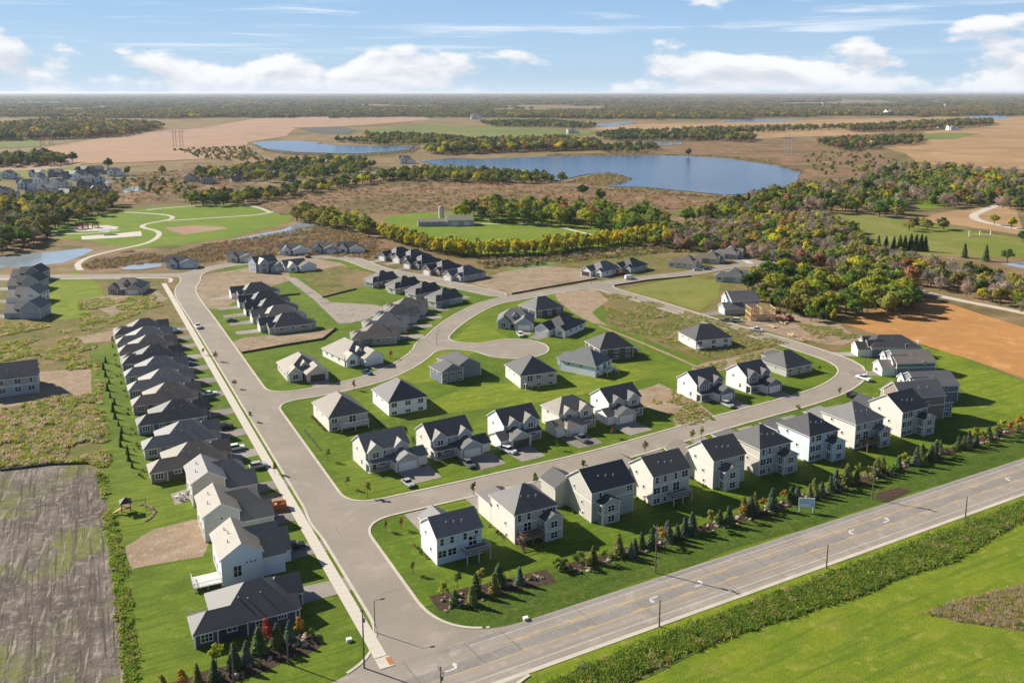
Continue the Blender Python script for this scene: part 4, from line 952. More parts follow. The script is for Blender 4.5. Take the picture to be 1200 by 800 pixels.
# --- far edge of the estate
row = 'houses on the far edge of the estate'
for nm, p, a, wl, rf, two, lab in (
    ('house', (195,314), 10, 'lightblue', 'charcoal', False, 'light blue house by the small pond at the far street'),
    ('house', (266,307), 8, 'greige', 'brown', False, 'beige gabled house on the brown marsh edge'),
    ('house', (300,320), 40, 'bluegrey', 'brown', True, 'blue-grey two-storey house beside the white bungalow'),
    ('house', (334,319), 34, 'white', 'brown', False, 'white bungalow at the head of the gravel bed'),
    ('house', (328,298.5), 15, 'paleblue', 'grey', False, 'pale house with grey roof at the edge of the marsh'),
    ('house', (365,296.5), 5, 'bluegrey', 'brown', False, 'small blue-grey house between two white-gabled ones'),
    ('house', (395,296), 5, 'white', 'dark', False, 'white house with two dark gables at the marsh')):
    cottage(nm, lab, G(*p), a, wl, rf, two, row)
row = 'houses on the lane to the second turning circle'
villa_front('villa', 'unfinished white house with open garage and orange lift outside', G(706,325), 48, 'white', 'grey', L=17, wd=13, front=5, group=row, gar='door_dark')
villa_front('villa', 'grey house joined behind the unfinished white house', G(740,320.5), 48, 'sage', 'charcoal', L=15, wd=12, front=5, group=row)
villa_rear('villa', 'long beige-roofed house with dark end gable on the lane', G(783,313), -22, 'cream', 'brown', L=17, wd=12, front=6, group=row)
villa_rear('villa', 'brown-roofed house in the middle of the three on the lane', G(813,307.5), -22, 'greige', 'brown', L=16, wd=12, front=6, group=row)
villa_rear('villa', 'grey-roofed house with blue gable by the turning circle', G(836,302), -22, 'bluegrey', 'grey', L=16, wd=12, front=6, group=row)
villa_rear('villa', 'pale house with grey hip roof across from the three on the lane', G(838,330), -14, 'paleblue', 'slate', L=17, wd=12, front=5, group=row, dr=False)
s = House('two_storey_house', 'blue-grey two-storey house beside the timber frame', G(857,367), 12, 'bluegrey', 'grey', None, wall2='white')
m = s.block(0, 13.5, 0, 10, 6.0, 'x', 0, 0, 3.2, bands=(3.0,)); g = s.block(-4.5, 5, -2.5, 4, 3.1, 'x', 0, 0, 2.0); s.block(-.8, 5, 3, 9, 6, 'x', 0, 0, 2.4, mi=1)
s.win(m, 's', .35, 4.8, 1.5, 1.2, 2); s.win(m, 'e', .5, 4.6, 1.5, 1.2, 2); s.win(2, 'w', .5, 4.7, 1.5, 1.2, 2); s.garage(g, 'w', .5); s.done(); s.drive([(-4.5, -2), (-4.5, 3.5), (-13, 3.5), (-13, -2)])
# timber frame going up
s = empty('timber_frame', G(880,376), R(2), 'pale timber house frame going up on the dirt lot', 'house frame')
for nm, (x0, y0), (x1, y1), h in (('stud_wall', (0,0), (11,0), 5.4), ('stud_wall', (11,0), (11,9), 5.4), ('stud_wall', (0,9), (11,9), 5.4), ('stud_wall', (0,0), (0,9), 5.4), ('stud_wall', (5,0), (5,9), 5.2), ('stud_wall', (0,4.5), (11,4.5), 5.2)):
    b = MB(); L = math.hypot(x1-x0, y1-y0); n = int(L/.9)
    for z in (.1, 2.7, 2.9, h): b.bar((x0,y0,z), (x1,y1,z), .18, t2=.22)
    for i in range(n+1): t = i/n; b.box(x0+(x1-x0)*t-.08, x0+(x1-x0)*t+.08, y0+(y1-y0)*t-.08, y0+(y1-y0)*t+.08, 0, h)
    w_ = b.build(nm, 'lumber', s)
    if rnd.random() < .75:
        q = MB(); dx, dy = (x1-x0)/L, (y1-y0)/L
        for i in range(int(L/2.4)):
            if rnd.random() < .6:
                a0, a1 = i*2.4+.05, i*2.4+2.35; zb = rnd.choice((.15, 2.9)); nn = (dy*.13, -dx*.13)
                p = [(x0+dx*a0+nn[0], y0+dy*a0+nn[1]), (x0+dx*a1+nn[0], y0+dy*a1+nn[1])]
                q.add([(*p[0],zb),(*p[1],zb),(*p[1],zb+2.45),(*p[0],zb+2.45)], [(0,1,2,3)])
        if q.f: q.build('sheathing', 'lumber', w_)
b = MB()
for i in range(13): b.box(.2, 10.8, .3+i*.68, .42+i*.68, 2.72, 2.95)
b.build('floor_joists', 'lumber', s)
# --- hamlets beyond
far = [(8,232),(30,236),(20,222),(44,228),(66,234),(84,231),(104,229),(118,226),(12,210),(34,208),(56,208),(74,210),(96,212),(112,214),(50,217),(72,221),(90,220),(104,204),(88,204),(-20,228),(-25,212),(126,207)]
for i, p in enumerate(far):
    cottage('house', 'far house among the dense hamlet of dark roofs left of the park trees', G(*p), rnd.choice((8, 20, -15, 95, 30)), rnd.choice(('white', 'paleblue', 'slate', 'bluegrey', 'slate', 'taupe', 'navy')), rnd.choice(('dark', 'charcoal', 'dark', 'slate')), True, 'houses of the hamlet left of the park', 1.15)
for i, p in enumerate(((226,213),(246,216),(262,209),(250,205),(272,213),(286,208),(302,206),(318,208),(334,203),(352,200),(366,198),(380,194),(404,190),(330,212))):
    cottage('house', 'far house half hidden by the trees in front of the two-part lake', G(*p), rnd.choice((8, 20, -15, 95, 30)), rnd.choice(('slate', 'bluegrey', 'slate', 'greige', 'taupe', 'grey')), rnd.choice(('dark', 'charcoal', 'dark')), True, 'houses among the lakeside trees', 1.0)
for p, wl, rf, lab, sc in (((1002,170), 'white', 'charcoal', 'white farmhouse with cupola by the tan fields', 1.3), ((1022,171), 'white', 'red', 'long white farm shed beside the farmhouse', 1.2), ((1112,153), 'white', 'grey', 'far white house on the tan field horizon', 1.6), ((1098,150.5), 'cream', 'grey', 'cream house next to the far white house on the field', 1.4),
        ((978,234), 'paleblue', 'charcoal', 'pale house hidden in the mixed woods beyond the lake', 1.0), ((552,140), 'white', 'grey', 'far white hall at the edge of the distant wood', 2.4), ((665,157), 'cream', 'warm', 'long pale roof beyond the hay field', 1.6), ((965,335), 'cream', 'warm', 'pale farmhouse roof among the lime-green trees', .9), ((935,333), 'greige', 'grey', 'grey shed among the lime-green trees', .8), ((1040,135.5), 'white', 'grey', 'distant white farm on the horizon woods', 3.0), ((468,192), 'white', 'charcoal', 'white lakeside house with steep gables', 1.3)):
    cottage('house' if 'shed' not in lab else 'shed', lab, G(*p), rnd.choice((5, 15, -10)), wl, rf if rf in ROOF else 'brown', sc > .95, None, sc)
# barn with silo
s = House('barn', 'long grey barn with pale metal roof on the green pasture', G(490,265.5), 8, 'grey', 'warm', None, 'barn')
m = s.block(0, 30, 0, 10, 3.6, 'x', 0, 0, 1.6); b2 = s.block(22, 42, -2, 12, 4.6, 'x', 0, 0, 2.6)
for u in (.1, .25, .4, .55): s.win(m, 's', u, 1.8, 1.6, 1.0, 2)
s.garage(b2, 's', .3, 4.0, 3.0); s.garage(b2, 's', .75, 4.0, 3.0); s.done()
t = empty('silo', G(517,259.5), 0, 'white silo with domed cap behind the barn', 'silo')
b = MB(); b.tube([(0,0,0,2.0),(0,0,10.5,2.0)], 16); b.build('shaft', 'concrete', t)
b = MB(); b.tube([(0,0,10.5,2.1),(0,0,11.3,1.9),(0,0,12.0,1.2),(0,0,12.3,.3)], 16); b.build('cap', 'metal_grey', t)
b = MB(); b.box(1.9, 2.4, -.4, .4, 0, 10.5); b.build('chute', 'concrete', t)
# ------------------------------------------------------------------ trees
def leaves(centres, n, spread, size, rg, out_c, flat=.75):
    """n leaf quads scattered round clump centres, facing roughly outwards"""
    k = rg.integers(0, len(centres), n)
    off = rg.normal(0, 1, (n,3)); off /= np.linalg.norm(off, axis=1)[:,None]+1e-6
    off *= (rg.random((n,1))**.45)*spread[k][:,None]; off[:,2] *= flat
    p = centres[k]+off
    nrm = off/ (np.linalg.norm(off, axis=1)[:,None]+1e-6)*.9+(p-out_c)/(np.linalg.norm(p-out_c, axis=1)[:,None]+1e-6)*.5+rg.normal(0, .45, (n,3))+np.array([0,0,.25])
    nrm /= np.linalg.norm(nrm, axis=1)[:,None]+1e-6
    t = np.cross(nrm, rg.normal(0, 1, (n,3))); t /= np.linalg.norm(t, axis=1)[:,None]+1e-6
    b = np.cross(nrm, t)
    s = size*(.6+.8*rg.random((n,1)))
    v = np.stack([p-t*s, p-b*s*.6, p+t*s, p+b*s*.6], 1).reshape(-1, 3)
    f = np.arange(n*4).reshape(-1, 4)
    return v, f
def crown_round(seed, h, r, n, size, lo=.22, clumps=26, gap=1.0):
    rg = np.random.default_rng(seed)
    z0 = h*lo; c = np.array([0, 0, (h+z0)/2]); hz = (h-z0)/2
    d = rg.normal(0, 1, (clumps,3)); d /= np.linalg.norm(d, axis=1)[:,None]
    rad = rg.random((clumps,1))**.35*.78*gap
    cen = c+d*rad*np.array([r, r, hz])
    cen[:,:2] *= (1-.28*np.clip((cen[:,2:]-c[2])/hz, -1, 1))
    spr = r*(.24+.2*rg.random(clumps))
    return leaves(cen, n, spr, size, rg, c)
def crown_cone(seed, h, r, n, size, lo=.06):
    rg = np.random.default_rng(seed)
    z = (rg.random(n)**1.5)*(1-lo)+lo; a = rg.random(n)*2*np.pi
    tier = .72+.28*np.cos((z*9+.4*np.sin(a*2+seed)) * 2*np.pi)
    rr = r*(1-z)**.85*tier*(.35+.65*rg.random(n)**.5)*(1+.12*np.sin(a*3+seed))
    p = np.stack([np.cos(a)*rr, np.sin(a)*rr, z*h], 1)
    o = np.stack([np.cos(a), np.sin(a), -.25*np.ones(n)], 1)
    nrm = np.stack([np.cos(a)*.5, np.sin(a)*.5, .8*np.ones(n)], 1)+rg.normal(0, .35, (n,3)); nrm /= np.linalg.norm(nrm, axis=1)[:,None]
    t = o-nrm*np.sum(o*nrm, 1)[:,None]; t /= np.linalg.norm(t, axis=1)[:,None]; b = np.cross(nrm, t)
    s = size*(.6+.8*rg.random((n,1)))
    v = np.stack([p-t*s*.5, p-b*s*.5, p+t*s*1.1, p+b*s*.5], 1).reshape(-1, 3)
    return v, np.arange(n*4).reshape(-1, 4)
def trunk_geo(h, r0, top, branches, seed, spread):
    rg = random.Random(seed); b = MB()
    b.tube([(0,0,-.2,r0*1.25),(0,0,h*.12,r0),(rg.uniform(-.1,.1)*h*.1,0,h*top,r0*.35)], 6)
    for i in range(branches):
        a = i*2.4+rg.uniform(-.4,.4); z = h*rg.uniform(.2, top*.85); L = spread*rg.uniform(.6, 1)
        b.tube([(0,0,z,r0*.42),(math.cos(a)*L*.5, math.sin(a)*L*.5, z+L*.45, r0*.26),(math.cos(a)*L, math.sin(a)*L, z+L*.85, r0*.08)], 4, caps=False)
    return b
PROTO = {}
def proto(kind, var, leaf):
    """unit trees by kind: returns (trunk mesh, crown mesh, nominal height)"""
    k = (kind, var, leaf)
    if k in PROTO: return PROTO[k]
    sd = var*31+7
    if kind == 'broad':   h = 10; v, f = crown_round(sd, h, 4.0+.5*(var % 3), 1500, .42); t = trunk_geo(h, .26, .75, 6, sd, 3.2)
    elif kind == 'tall':  h = 10; v, f = crown_round(sd+100, h, 2.5, 1100, .38, .12, 22); t = trunk_geo(h, .2, .8, 5, sd, 1.9)
    elif kind == 'bare':  h = 10; v, f = crown_round(sd+200, h, 4.0, 1100, .26, .2, 34, 1.1); t = trunk_geo(h, .22, .85, 11, sd, 3.6)
    elif kind == 'spruce': h = 10; v, f = crown_cone(sd, h, 2.7, 1500, .55); t = trunk_geo(h, .2, .9, 0, sd, 1)
    elif kind == 'young': h = 4; v, f = crown_round(sd+300, h, 1.05, 420, .17, .3, 12); t = trunk_geo(h, .07, .8, 4, sd, .9)
    elif kind == 'smallspruce': h = 4; v, f = crown_cone(sd+400, h, 1.25, 1300, .24, .03); t = trunk_geo(h, .1, .85, 0, sd, 1)
    elif kind == 'shrub': h = 2; v, f = crown_round(sd+500, h, 1.1, 450, .16, .02, 12); t = trunk_geo(h, .05, .6, 4, sd, .8)
    m = npmesh('crown', v, f, [leaf]); tm = t.mesh('trunk', ['trunk'])
    PROTO[k] = (tm, m, h); return PROTO[k]
def tree(name, pos, h, kind, leaf, label, cat='tree', group=None, wide=1.0, var=None):
    var = rnd.randrange(4) if var is None else var
    tm, cm, nh = proto(kind, var, leaf); s = h/nh
    e = empty(name, (pos[0], pos[1], 0), rnd.uniform(0, 6.28), label, cat, group); e.scale = (s*wide, s*wide, s)
    obj('trunk', tm, e); obj('crown', cm, e); return e
def in_poly(p, P):
    c = False; n = len(P)
    for i in range(n):
        a, b = P[i], P[i-1]
        if (a[1] > p[1]) != (b[1] > p[1]) and p[0] < (b[0]-a[0])*(p[1]-a[1])/(b[1]-a[1])+a[0]: c = not c
    return c
def scatter(pxpoly, sp, seed):
    rg = random.Random(seed); P = [G(*p)[:2] for p in pxpoly]; out = []
    x0, x1 = min(p[0] for p in P), max(p[0] for p in P); y0, y1 = min(p[1] for p in P), max(p[1] for p in P)
    ny = int((y1-y0)/sp)+1; nx = int((x1-x0)/sp)+1
    for j in range(ny):
        for i in range(nx):
            q = (x0+(i+.5*(j % 2)+rg.uniform(-.42,.42))*sp, y0+(j+rg.uniform(-.42,.42))*sp)
            if in_poly(q, P): out.append(q)
    return out
SPEC = {  # species: kind, leaf material, object name, colour word
 'green': ('broad', 'leaf_green', 'leafy_tree', 'green'), 'dark': ('broad', 'leaf_dark', 'leafy_tree', 'dark green'), 'olive': ('broad', 'leaf_olive', 'leafy_tree', 'olive'),
 'lime': ('broad', 'leaf_lime', 'leafy_tree', 'lime green'), 'yellow': ('tall', 'leaf_yellow', 'autumn_tree', 'yellow'), 'gold': ('broad', 'leaf_yellow', 'autumn_tree', 'golden yellow'),
 'limetall': ('tall', 'leaf_lime', 'autumn_tree', 'yellow-green'), 'orange': ('broad', 'leaf_orange', 'autumn_tree', 'orange'), 'rust': ('broad', 'leaf_rust', 'autumn_tree', 'rust brown'),
 'bush': ('shrub', 'leaf_olive', 'bush', 'olive bushy'), 'darkbush': ('shrub', 'leaf_dark', 'bush', 'dark bushy'), 'red': ('broad', 'leaf_red', 'autumn_tree', 'dark red'), 'bare': ('bare', 'leaf_mauve', 'bare_tree', 'grey-brown thinning'), 'spruce': ('spruce', 'leaf_spruce', 'spruce_tree', 'dark spruce')}
# belt: outline, spacing, heights, species weights, place phrase
BELTS = [
 ([(440,278),(480,290),(515,300),(560,303),(620,301),(680,296),(755,284),(790,280),(788,276),(750,278),(680,288),(620,294),(560,296),(515,292),(480,282),(446,272)], 4.6, (8.5, 12), 'yellow:7 limetall:4', 'the yellow row below the pasture'),
 ([(340,252),(380,254),(420,264),(445,275),(440,281),(400,272),(350,262)], 9, (9, 13), 'lime:4 green:2 olive:3 gold:1', 'the trees between creek and pasture'),
 ([(528,258),(560,246),(640,248),(720,252),(790,262),(780,274),(735,279),(690,268),(600,263)], 11, (11, 16), 'green:5 lime:4 olive:2 dark:1 rust:1', 'the farm grove beside the barn'),
 ([(745,288),(800,270),(880,262),(960,255),(1000,272),(1010,292),(1080,312),(1200,342),(1320,360),(1320,395),(1200,372),(1130,348),(1060,335),(1000,322),(900,312),(860,300)], 7.2, (7.5, 11), 'bare:11 rust:1 olive:7 gold:1 dark:2 green:2 lime:2', 'the thinning wood behind the farmhouse'),
 ([(872,345),(876,330),(920,318),(960,335),(1000,330),(1072,352),(1076,366),(1000,375),(960,380),(915,366)], 8.5, (8, 13), 'lime:5 green:5 dark:3 olive:2', 'the farmhouse yard by the building lots'),
 ([(990,335),(1040,328),(1076,352),(1078,366),(1010,374)], 8.0, (10, 13), 'lime:4 olive:2 green:2 dark:1', 'the big clump at the corner of the bean field'),
 ([(790,262),(840,247),(900,234),(945,224),(1000,218),(1050,212),(1110,208),(1200,216),(1330,225),(1330,262),(1200,250),(1150,240),(1112,246),(1062,234),(1050,258),(1000,250),(950,252),(900,262),(830,268)], 12, (10, 15), 'green:5 olive:7 dark:5 rust:1 bare:6 gold:1 lime:2 spruce:2', 'the mixed woods below the lake'),
 ([(215,236),(320,227),(420,213),(480,202),(540,203),(650,210),(668,213),(600,217),(460,212),(360,228),(290,241),(220,243)], 11, (9, 13), 'dark:5 olive:6 green:4 lime:1 gold:1', 'the lakeside belt behind the marsh'),
 ([(0,300),(-60,305),(-120,270),(-60,246),(50,240),(110,240),(152,236),(120,252),(62,272),(56,286)], 11, (10, 15), 'olive:5 green:3 dark:3 gold:1 bare:2', 'the wood between hamlet and park'),
 ([(495,180),(540,170),(640,166),(700,170),(705,176),(600,179),(520,182)], 14, (13, 19), 'dark:5 olive:3 rust:1 gold:1', 'the far shore wood'),
 ([(700,178),(705,174),(765,172),(770,177),(740,181)], 16, (10, 14), 'dark:4 olive:3', 'the far shore wood'),
 ([(-150,166),(-20,152),(60,143),(150,146),(192,150),(140,161),(70,164),(0,166)], 17, (15, 22), 'dark:6 olive:3 rust:2 gold:1', 'the wood beyond the pink field'),
 ([(-150,204),(0,190),(50,184),(88,190),(80,194),(0,197)], 14, (12, 18), 'dark:6 olive:2', 'the copse behind the hamlet'),
 ([(700,163),(730,156),(830,161),(885,163),(880,167),(790,165),(720,166)], 16, (12, 18), 'dark:5 olive:3', 'the copse row in the tan fields'),
 ([(985,152),(1080,146),(1160,143),(1165,147),(1080,153),(1000,156)], 18, (14, 20), 'dark:4 olive:3 rust:2', 'the farm windbreak'),
 ([(955,168),(1000,165),(1080,163),(1082,169),(1040,173),(990,178)], 16, (10, 16), 'dark:4 olive:3 rust:1', 'the farmyard windbreak'),
 ([(200,176),(286,172),(300,180),(312,188),(280,190),(235,186)], 13, (3, 6), 'bush:5 darkbush:3', 'the near lake shore'),
 ([(380,166),(440,165),(490,164),(560,166),(550,170),(450,171)], 16, (9, 14), 'dark:4 olive:3 lime:1', 'the far lake shore'),
 ([(1005,205),(1100,198),(1200,206),(1330,212),(1330,226),(1200,218),(1100,210),(1040,214)], 18, (9, 14), 'olive:4 dark:3 bare:3 rust:1', 'the edge of the mixed woods'),
 ([(1040,268),(1060,262),(1110,268),(1120,272),(1075,274)], 14, (6, 10), 'olive:3 dark:3', 'the field corner'),
 ([(905,275),(905,262),(960,256),(975,262),(940,272)], 10, (7, 10), 'gold:3 olive:2 bare:1', 'the field edge beside the woods'),
]
BELTS += [
 ([(-300,140),(0,136),(190,140),(300,137),(330,133),(190,131),(0,131),(-300,131)], 22, (13, 20), 'dark:5 olive:4 rust:3 gold:1', 'the wood beyond the pink field'),
 ([(330,134),(520,134.5),(620,139),(760,140),(860,139),(1000,136),(1000,133),(760,134),(520,131),(330,130.5)], 22, (13, 20), 'dark:5 olive:4 rust:2 gold:1', 'the wood line beyond the hay field'),
 ([(1000,137),(1120,134.5),(1400,133),(1400,129),(1120,130),(1000,133)], 24, (13, 20), 'dark:3 olive:3 rust:5 gold:1', 'the russet wood on the right horizon'),
 ([(560,145),(640,143),(700,148),(690,152),(640,150),(580,149)], 18, (10, 16), 'dark:5 olive:4', 'the wood line beyond the hay field'),
 ([(780,155),(830,152),(930,150),(1000,149),(1000,152),(900,156),(820,159)], 22, (10, 15), 'dark:4 olive:3 rust:1', 'the copse row in the tan fields'),
 ([(430,159),(520,162),(560,167),(540,170),(480,166),(430,163)], 17, (10, 15), 'dark:4 olive:4', 'the far lake shore'),
 ([(222,205),(300,198),(330,190),(420,188),(440,196),(420,206),(330,216),(300,214),(235,212)], 15, (8, 13), 'dark:4 olive:5 green:3 gold:1', 'the lakeside belt behind the marsh'),
 ([(130,212),(200,210),(230,220),(225,232),(180,228),(140,220)], 14, (3, 6), 'bush:5 darkbush:2 lime:1', 'the marsh scrub behind the park'),
 ([(940,180),(1010,176),(1060,190),(1080,205),(1010,212),(950,205)], 24, (3, 6), 'bush:4 darkbush:2', 'the scrub right of the lake'),
 ([(60,236),(118,224),(124,236),(100,244),(60,250)], 12, (8, 12), 'olive:5 dark:4 green:2', 'the wood between hamlet and park'),
]
allt = []
for bi, (poly, sp, hr, mix, place) in enumerate(BELTS):
    ks = []; 
    for t in mix.split(): k, n = t.split(':'); ks += [k]*int(n)
    rg = random.Random(bi*13+5)
    for q in scatter(poly, sp, bi+40):
        h = rg.uniform(*hr); allt.append((h/max(60, math.hypot(*q)), q, h, rg.choice(ks), place, bi))
SINGLES = [  # single trees that stand out
 ((1003,324), 12, 'gold', 'the farmhouse yard by the building lots'), ((357,250), 11, 'lime', 'the trees between creek and pasture'), ((390,254), 11, 'lime', 'the trees between creek and pasture'),
 ((807,184), 14, 'dark', 'the far shore wood'), ((683,232), 14, 'dark', 'the farm grove beside the barn'), ((703,238), 14, 'dark', 'the farm grove beside the barn'), ((1180,308), 9, 'dark', 'the field corner'),
 ((1155,306), 10, 'spruce', 'the field corner'), ((1130,302), 9, 'spruce', 'the field corner'), ((740,262), 8, 'red', 'the farm grove beside the barn'), ((757,264), 8, 'red', 'the farm grove beside the barn'), ((777,268), 8, 'gold', 'the farm grove beside the barn'),
 ((883,290), 11, 'orange', 'the thinning wood behind the farmhouse'), ((908,292), 11, 'gold', 'the thinning wood behind the farmhouse'), ((1150,325), 8, 'orange', 'the thinning wood behind the farmhouse'), ((1090,320), 8, 'orange', 'the thinning wood behind the farmhouse'),
 ((190,205), 13, 'orange', 'the copse behind the hamlet'), ((150,206), 12, 'dark', 'the copse behind the hamlet'), ((127,198), 16, 'dark', 'the copse behind the hamlet'), ((45,276), 9, 'gold', 'the wood between hamlet and park'), ((56,280), 8, 'dark', 'the wood between hamlet and park'),
 ((865,158), 20, 'dark', 'the copse row in the tan fields'), ((880,158), 16, 'dark', 'the copse row in the tan fields'), ((1155,237), 14, 'lime', 'the edge of the mixed woods'), ((1185,268), 10, 'gold', 'the edge of the mixed woods'), ((1165,264), 9, 'lime', 'the edge of the mixed woods'), ((1198,284), 9, 'dark', 'the field corner')]
for x in (1029, 1038, 1047, 1054, 1060, 1067, 1073, 1079, 1084): SINGLES.append(((x, 292+(x-1029)*.05), 9+(x % 3), 'spruce', 'the field corner'))
for i in range(14): SINGLES.append(((882+i*7.2, 352+i*1.9), 7+(i % 3)*.6, 'spruce' if i % 4 == 3 else 'limetall' if i % 3 else 'green', 'the hedge row beside the timber frame'))
for p, h, k, pl in SINGLES: q = G(*p)[:2]; allt.append((9e9, q, h, k, pl, 99))
allt.sort(key=lambda t: -t[0])
NIND = 1000
cnt = {}; over = []
for t in allt[:NIND]:
    _, q, h, k, place, bi = t; kd, leaf, nm, word = SPEC[k]
    if cnt.get(nm, 0) >= 280: over.append(t); continue
    cnt[nm] = cnt.get(nm, 0)+1
    tree(nm, q, h, kd, leaf, '%s tree of %s' % (word, place), 'tree', 'trees of '+place[4:])
# the woods beyond: one object per wood, trees set on its points
def wood(name, pts, protos, label):
    """pts: (x, y, scale, index, wide)"""
    me = D.meshes.new(name); me.from_pydata([(p[0], p[1], 0) for p in pts], [], [])
    for an, typ, col in (('sc', 'FLOAT', 2), ('idx', 'INT', 3), ('wd', 'FLOAT', 4)):
        at = me.attributes.new(an, typ, 'POINT'); at.data.foreach_set('value', [p[col] for p in pts])
    at = me.attributes.new('rot', 'FLOAT', 'POINT'); at.data.foreach_set('value', [rnd.uniform(0, 6.28) for p in pts])
    o = obj(name, me); tag(o, label, 'wood', None, 'stuff')
    ng = D.node_groups.new(name, 'GeometryNodeTree')
    ng.interface.new_socket('Geometry', in_out='INPUT', socket_type='NodeSocketGeometry'); ng.interface.new_socket('Geometry', in_out='OUTPUT', socket_type='NodeSocketGeometry')
    t = NT(ng); gi = t.n('NodeGroupInput'); go = t.n('NodeGroupOutput')
    join = t.n('GeometryNodeJoinGeometry')
    def attr(nm, ty): return t.n('GeometryNodeInputNamedAttribute', data_type=ty, i={'Name': nm}).outputs[0]
    idx = attr('idx', 'INT'); sc = attr('sc', 'FLOAT'); wd = attr('wd', 'FLOAT'); rt = attr('rot', 'FLOAT')
    sv = t.n('ShaderNodeCombineXYZ', i={0: t.math('MULTIPLY', sc, wd), 1: t.math('MULTIPLY', sc, wd), 2: sc}).outputs[0]
    rv = t.n('ShaderNodeCombineXYZ', i={2: rt}).outputs[0]
    for k, ob in enumerate(protos):
        oi = t.n('GeometryNodeObjectInfo', transform_space='ORIGINAL', i={'Object': ob, 'As Instance': True})
        cmp = t.n('FunctionNodeCompare', data_type='INT', operation='EQUAL'); t.link(idx, cmp.inputs[2]); cmp.inputs[3].default_value = k
        ip = t.n('GeometryNodeInstanceOnPoints', i={'Points': gi.outputs[0], 'Selection': cmp.outputs[0], 'Instance': oi.outputs['Geometry'], 'Rotation': rv, 'Scale': sv})
        t.link(ip.outputs[0], join.inputs[0])
    t.link(join.outputs[0], go.inputs[0])
    md = o.modifiers.new('scatter', 'NODES'); md.node_group = ng
    return o
def merged(kind, var, leaf, lite=None):
    """trunk and crown in one mesh, kept out of the scene: only instanced"""
    k = ('M', kind, var, leaf)
    if k in PROTO: return PROTO[k]
    tm, cm, h = proto(kind, var, leaf)
    bm = bmesh.new(); bm.from_mesh(tm); nt = len(bm.faces); bm.from_mesh(cm); bm.faces.ensure_lookup_table()
    for f in bm.faces[nt:]: f.material_index = 1
    me = D.meshes.new('tree'); bm.to_mesh(me); bm.free(); me.materials.append(MATS['trunk']); me.materials.append(MATS[leaf])
    o = D.objects.new('tree', me); PROTO[k] = (o, h); return PROTO[k]
rest = {}
for t in over+allt[NIND:]: rest.setdefault(t[4], []).append(t)
for place, ts in rest.items():
    kinds = sorted({(t[3], v) for t in ts for v in range(2)}); obs = []; nh = []
    for k, v in kinds: o_, h_ = merged(SPEC[k][0], v, SPEC[k][1]); obs.append(o_); nh.append(h_)
    pts = []
    for t in ts: i = kinds.index((t[3], rnd.randrange(2))); pts.append((t[1][0], t[1][1], t[2]/nh[i], i, rnd.uniform(1.0, 1.35)))
    wood('wood', pts, obs, 'mass of trees: further part of '+place[4:])
# horizon woodland: clumps of several crowns, larger with distance
def clump(seed, leaf, n=7):
    rg = np.random.default_rng(seed); V = []; Fs = []; o = 0
    for i in range(n):
        v, f = crown_round(seed*17+i, 12+5*rg.random(), 5.5, 150, 1.25, .0, 9)
        v = v+np.array([rg.uniform(-13, 13), rg.uniform(-13, 13), 0]); V.append(v); Fs.append(f+o); o += len(v)
    me = npmesh('canopy', np.concatenate(V), np.concatenate(Fs), [leaf]); return D.objects.new('canopy', me)
CL = [clump(1, 'far_leaf'), clump(2, 'far_leaf'), clump(3, 'far_leaf'), clump(4, 'far_rust'), clump(5, 'leaf_olive')]
pts = []; rg = random.Random(3)
y = 3250.0
while y < 34000:
    stp = 26*max(1.0, y/4200); x = -y*.95
    k = max(1.0, y/5200)
    while x < y*.95:
        X = x+rg.uniform(-.5, .5)*stp*1.4; Y = y+rg.uniform(-.5, .5)*stp
        n = noise.noise(Vector((X/900, Y/1500, .7)))+.5*noise.noise(Vector((X/300, Y/500, 2.7)))
        edge = (Y-3250)/900+.5*noise.noise(Vector((X/700, 0, 4.4)))
        if n > -.17 and edge > .25+.5*noise.noise(Vector((X/260, Y/260, 1.1))):
            i = rg.choice((0,0,1,1,2,3,4)) if noise.noise(Vector((X/1300, Y/1600, 8))) < .25 else rg.choice((0,1,3,3,4))
            pts.append((X, Y, rg.uniform(.75, 1.25)*k**.55, i, k**.45))
        x += stp*1.6
    y += stp
print('canopy', len(pts))
wood('horizon_wood', pts, CL, 'distant woodland stretching to the horizon')
